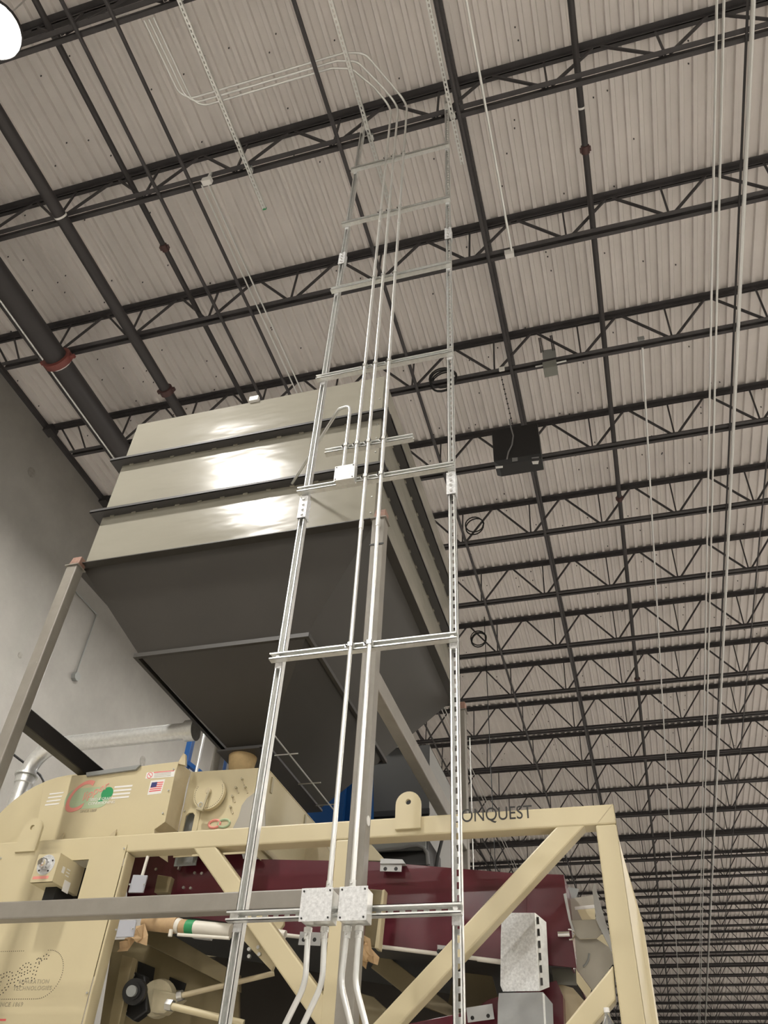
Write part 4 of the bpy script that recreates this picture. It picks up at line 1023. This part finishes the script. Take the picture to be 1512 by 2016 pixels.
# ------------------------------------------------------------------ hung under the roof
def hung():
    # black box
    t = thing('hanging_unit', 'black box hung by a strap and cord from the roof joist', 'air unit', (-0.65, 7.6, R(7.66)))
    x0, x1, y0, z0, z1 = -0.965, -0.345, 7.40, R(7.68), R(8.28)
    b = MB().hexa([(x0+0.06, y0+0.03, z0-0.06), (x1-0.0, y0+0.03, z0-0.06), (x1-0.0, y0+0.25, z0-0.06), (x0+0.06, y0+0.25, z0-0.06)],
                  [(x0, y0, z0), (x1, y0, z0), (x1, y0+0.28, z0), (x0, y0+0.28, z0)]).box(x0, x1, y0, y0+0.28, z0, z1).build('housing', M_BLACK, t, bevel=0.006)
    for q0, q1, q2, q3, m in [((975.5, 918.5), (990, 917), (990, 921), (976, 922.5), M_WHITE), ((1008, 901.5), (1019, 900.5), (1019, 907.5), (1008.5, 909), M_GREYCORD),
                              ((1047, 908.5), (1061, 907), (1059.5, 913.5), (1049, 914), M_WHITE), ((1046.5, 900.5), (1061, 899), (1061, 901.5), (1047, 903), M_GREYCORD)]:
        P = [at(*q, y0-0.002) for q in (q0, q1, q2, q3)]
        zz = [p[2] for p in P]
        MB().prism([(p[0], p[2]) for p in P], y0-0.003, y0-0.001).build('label_plate', m, t)
    MB().box(-0.72, -0.62, y0+0.1, y0+0.2, z1, z1+0.10).build('hanger', M_BLACK, t)
    ch = MB()
    a, c = Vector((-0.755, 7.22, R(9.17))), Vector((-0.68, 7.55, R(8.38)))
    n = 22
    for k in range(n):
        f = k/n; p = a.lerp(c, f); q = a.lerp(c, f+0.6/n)
        if k % 2: ch.box(p.x-0.012, p.x+0.012, p.y-0.003, p.y+0.003, q.z, p.z)
        else: ch.box(p.x-0.004, p.x+0.004, p.y-0.012, p.y+0.012, q.z, p.z)
    ch.build('chain', M_JOIST, t)
    MB().cyl(a, c, 0.004, 6).build('chain_wire', M_JOIST, t)
    pts = [at(x, y, y0-0.015) for x, y in [(1003, 826), (1006, 842), (1010.5, 858), (1008, 876), (1001, 890), (998, 904)]]
    MB().tube(arc_path(pts, 0.1, 4), 0.010, 8).build('power_cord', M_GREYCORD, t, True)
    # small boxes on joists
    def sbox(label, px, py, Y, w, h, d, m, cat='electrical box'):
        p = at(px, py, Y); t = thing('joist_box', label, cat, (p[0], Y, p[2]-h/2), 'small boxes on the joists')
        MB().box(p[0]-w/2, p[0]+w/2, Y-d/2, Y+d/2, p[2]-h/2, p[2]+h/2).build('body', m, t, bevel=0.004)
        MB().box(p[0]-w/2-0.003, p[0]+w/2+0.003, Y-d/2-0.004, Y-d/2, p[2]-h/2-0.003, p[2]+h/2+0.003).build('cover', m, t)
        if p[2]+h/2 < R(9.19): MB().box(p[0]-0.015, p[0]+0.015, Y-0.01, Y+0.01, p[2]+h/2, R(9.2)).build('mount', M_GALV, t)
        return t
    sbox('small white box under the second joist at the end of a ceiling conduit', 1003, 500, 5.32, 0.11, 0.10, 0.06, M_WHITE)
    sbox('small white box on the joist left of the ladder, where two conduits start', 408, 357, 3.46, 0.11, 0.09, 0.06, M_WHITE)
    sbox('small white box at the nearest joist where the bent conduits end', 243, 37, 1.78, 0.13, 0.10, 0.08, M_WHITE)
    sbox('tiny white square plate on the joist above the black hanging box', 988, 727, 7.08, 0.075, 0.075, 0.02, M_WHITE)
    sbox('tiny grey box on the third joist where a thin conduit starts', 1262, 668, 7.08, 0.08, 0.06, 0.04, M_GREYBOX)
    t = thing('strapped_box', 'grey box hung on two perforated straps behind the third joist', 'electrical box', at(1080, 720, 7.3), 'boxes on straps')
    Y = 7.25
    P = pxz([(1067, 690), (1093, 686), (1096, 712), (1070, 716)], Y); MB().prism(P, Y, Y+0.12).build('back_plate', M_GREYBOX, t)
    P = pxz([(1069, 722), (1096, 716), (1098, 729), (1071, 735)], Y-0.1); MB().prism(P, Y-0.18, Y-0.02).build('box', mat('olive_enclosure', (0.20, 0.205, 0.18), 0.5), t, bevel=0.004)
    for q0, q1 in [((1062, 662), (1068, 694)), ((1084, 655), (1091, 690))]:
        a, b = Vector(at(*q0, Y)), Vector(at(*q1, Y)); a.z = R(9.95)
        st = MB(); n = 18
        for k in range(n):
            f = k/n; p = a.lerp(b, f); q = a.lerp(b, f+0.45/n)
            st.box(p.x-0.018, p.x+0.018, Y, Y+0.004, q.z, p.z)
        st.box(min(a.x, b.x)-0.018, min(a.x, b.x)-0.010, Y, Y+0.004, b.z, a.z)
        for s in (-0.018, 0.012): st.bar((a.x+s, Y, a.z), (b.x+s, Y, b.z), 0.008, 0.004)
        st.build('perforated_strap', M_JOIST, t)
    for q0, q1 in [((1054, 722), (1070, 719)), ((1094, 715), (1115, 710))]:
        a, b = at(*q0, Y-0.12), at(*q1, Y-0.12); MB().cyl(a, b, 0.012, 8).build('conduit_stub', M_EMT, t, True)
    # black cable coils
    def coil(label, px, py, Y, r, n=2, tilt=0.0):
        p = at(px, py, Y); b = MB()
        pts = []
        for k in range(n*18+1):
            a = k*2*PI/18; rr = r*(1-0.10*(k/18)/n)
            pts.append((p[0]+rr*math.cos(a), Y+0.012*k/18+0.05*math.sin(a*0.5), p[2]+rr*math.sin(a)*1.1))
        o = b.tube(pts, 0.012, 6).build('cable_coil', M_RUBBER, None, True); tag(o, label, 'cable', 'black cable coils on the joists')
    coil('upper black cable coil on a joist right of the ladder', 934, 1034, J0+4*JP-0.095, 0.17)
    coil('lower black cable coil on a joist right of the ladder', 942, 1257, J0+6*JP-0.095, 0.17, 3)
    coil('tangled black cable coil on the joist right behind the right ladder upright', 872, 745, J0+2*JP-0.10, 0.20, 4)
    # thin drop wires right of the stand
    for (px, y0, y1, Y, z1, lab) in [(904, 0, 0, 10.5, 9.18, 'thin dark drop wire left one beside the right upright'), (957, 0, 0, 13.0, 9.18, 'thin dark drop wire hanging from the lower cable coil')]:
        p = at(px, 1300, Y); o = MB().cyl((p[0], Y, R(1.0)), (p[0], Y, R(z1)), 0.008, 6).build('drop_wire', M_RUBBER, None, True); tag(o, lab, 'wire', 'drop wires')
    p = at(921, 1300, 9.0); o = MB().cyl((p[0], 9.0, 0.0), (p[0], 9.0, R(4.6)), 0.007, 6).build('drop_wire', M_EMT, None, True); tag(o, 'pale thin upright conduit just beyond the rear stand post', 'wire')
hung()

# ------------------------------------------------------------------ water bottle
def bottle():
    b = at(1197, 2012, 4.86); x, y = b[0], YM-0.045
    z0 = b[2]-0.165
    t = thing('water_bottle', 'small clear water bottle with white cap by the lower right brace', 'bottle', (x, y, z0))
    prof = [(0.0, 0.031), (0.01, 0.033), (0.13, 0.033), (0.15, 0.032), (0.185, 0.016), (0.20, 0.0125), (0.212, 0.0125)]
    MB().tube([(x, y, z0+h) for h, r in prof], [r for h, r in prof], 18).build('body', M_CLEAR, t, True)
    MB().cyl((x, y, z0+0.205), (x, y, z0+0.226), 0.0145, 16).build('cap', M_WHITE, t, True)
    MB().cyl((x, y, z0+0.06), (x, y, z0+0.115), 0.0338, 18).build('label_band', M_WHITE, t, True)
    MB().box(x-0.02, x+0.02, y-0.0350, y-0.0335, z0+0.09, z0+0.11).build('label_print', M_RED, t)
    o = MB().box(x-0.12, x+0.14, y-0.05, YM+0.06, z0-0.02, z0).build('bracket_shelf', M_BEIGE); tag(o, 'small beige ledge under the water bottle on the frame', 'shelf')
bottle()

# ------------------------------------------------------------------ high-bay lamps
def high_bay(label, x, y, z):
    t = thing('high_bay_lamp', label, 'lamp', (x, y, z), 'high-bay lamps')
    MB().tube([(x, y, z), (x, y, z+0.05), (x, y, z+0.06), (x, y, z+0.16), (x, y, z+0.2)], [0.26, 0.26, 0.2, 0.16, 0.05], 24).build('housing', M_BLACK, t, True)
    MB().cyl((x, y, z-0.012), (x, y, z-0.001), 0.24, 24).build('lens', M_LENSW if x < -3 else M_LENS, t)
    MB().cyl((x, y, z+0.2), (x, y, R(10.02)), 0.008, 6).build('hang_rod', M_BOLT, t, True)
LZ = R(8.05)
high_bay('glaring round high-bay lamp in the top left corner', -4.50, 1.29, LZ)
high_bay('round high-bay lamp hidden behind the big bin, next along the wall row', -4.6, 7.55, LZ)
high_bay('round high-bay lamp hidden behind the bin hopper, farther along the wall row', -4.75, 13.8, LZ)
for x in (-4.45, 1.2):
    for y in ((-5.0, -11.0) if x < 0 else (-3.4, -9.6)):
        high_bay('round high-bay lamp hung behind the viewer, outside the picture', x, y, LZ)
for x in (6.8, 12.4, 18.0):  # unseen lamps, added to brighten the roof deck by floor bounce
    for k in range(10):
        high_bay('unseen round high-bay lamp added in the right part of the hall to brighten the roof', x, -11.0+7.6*k, LZ)
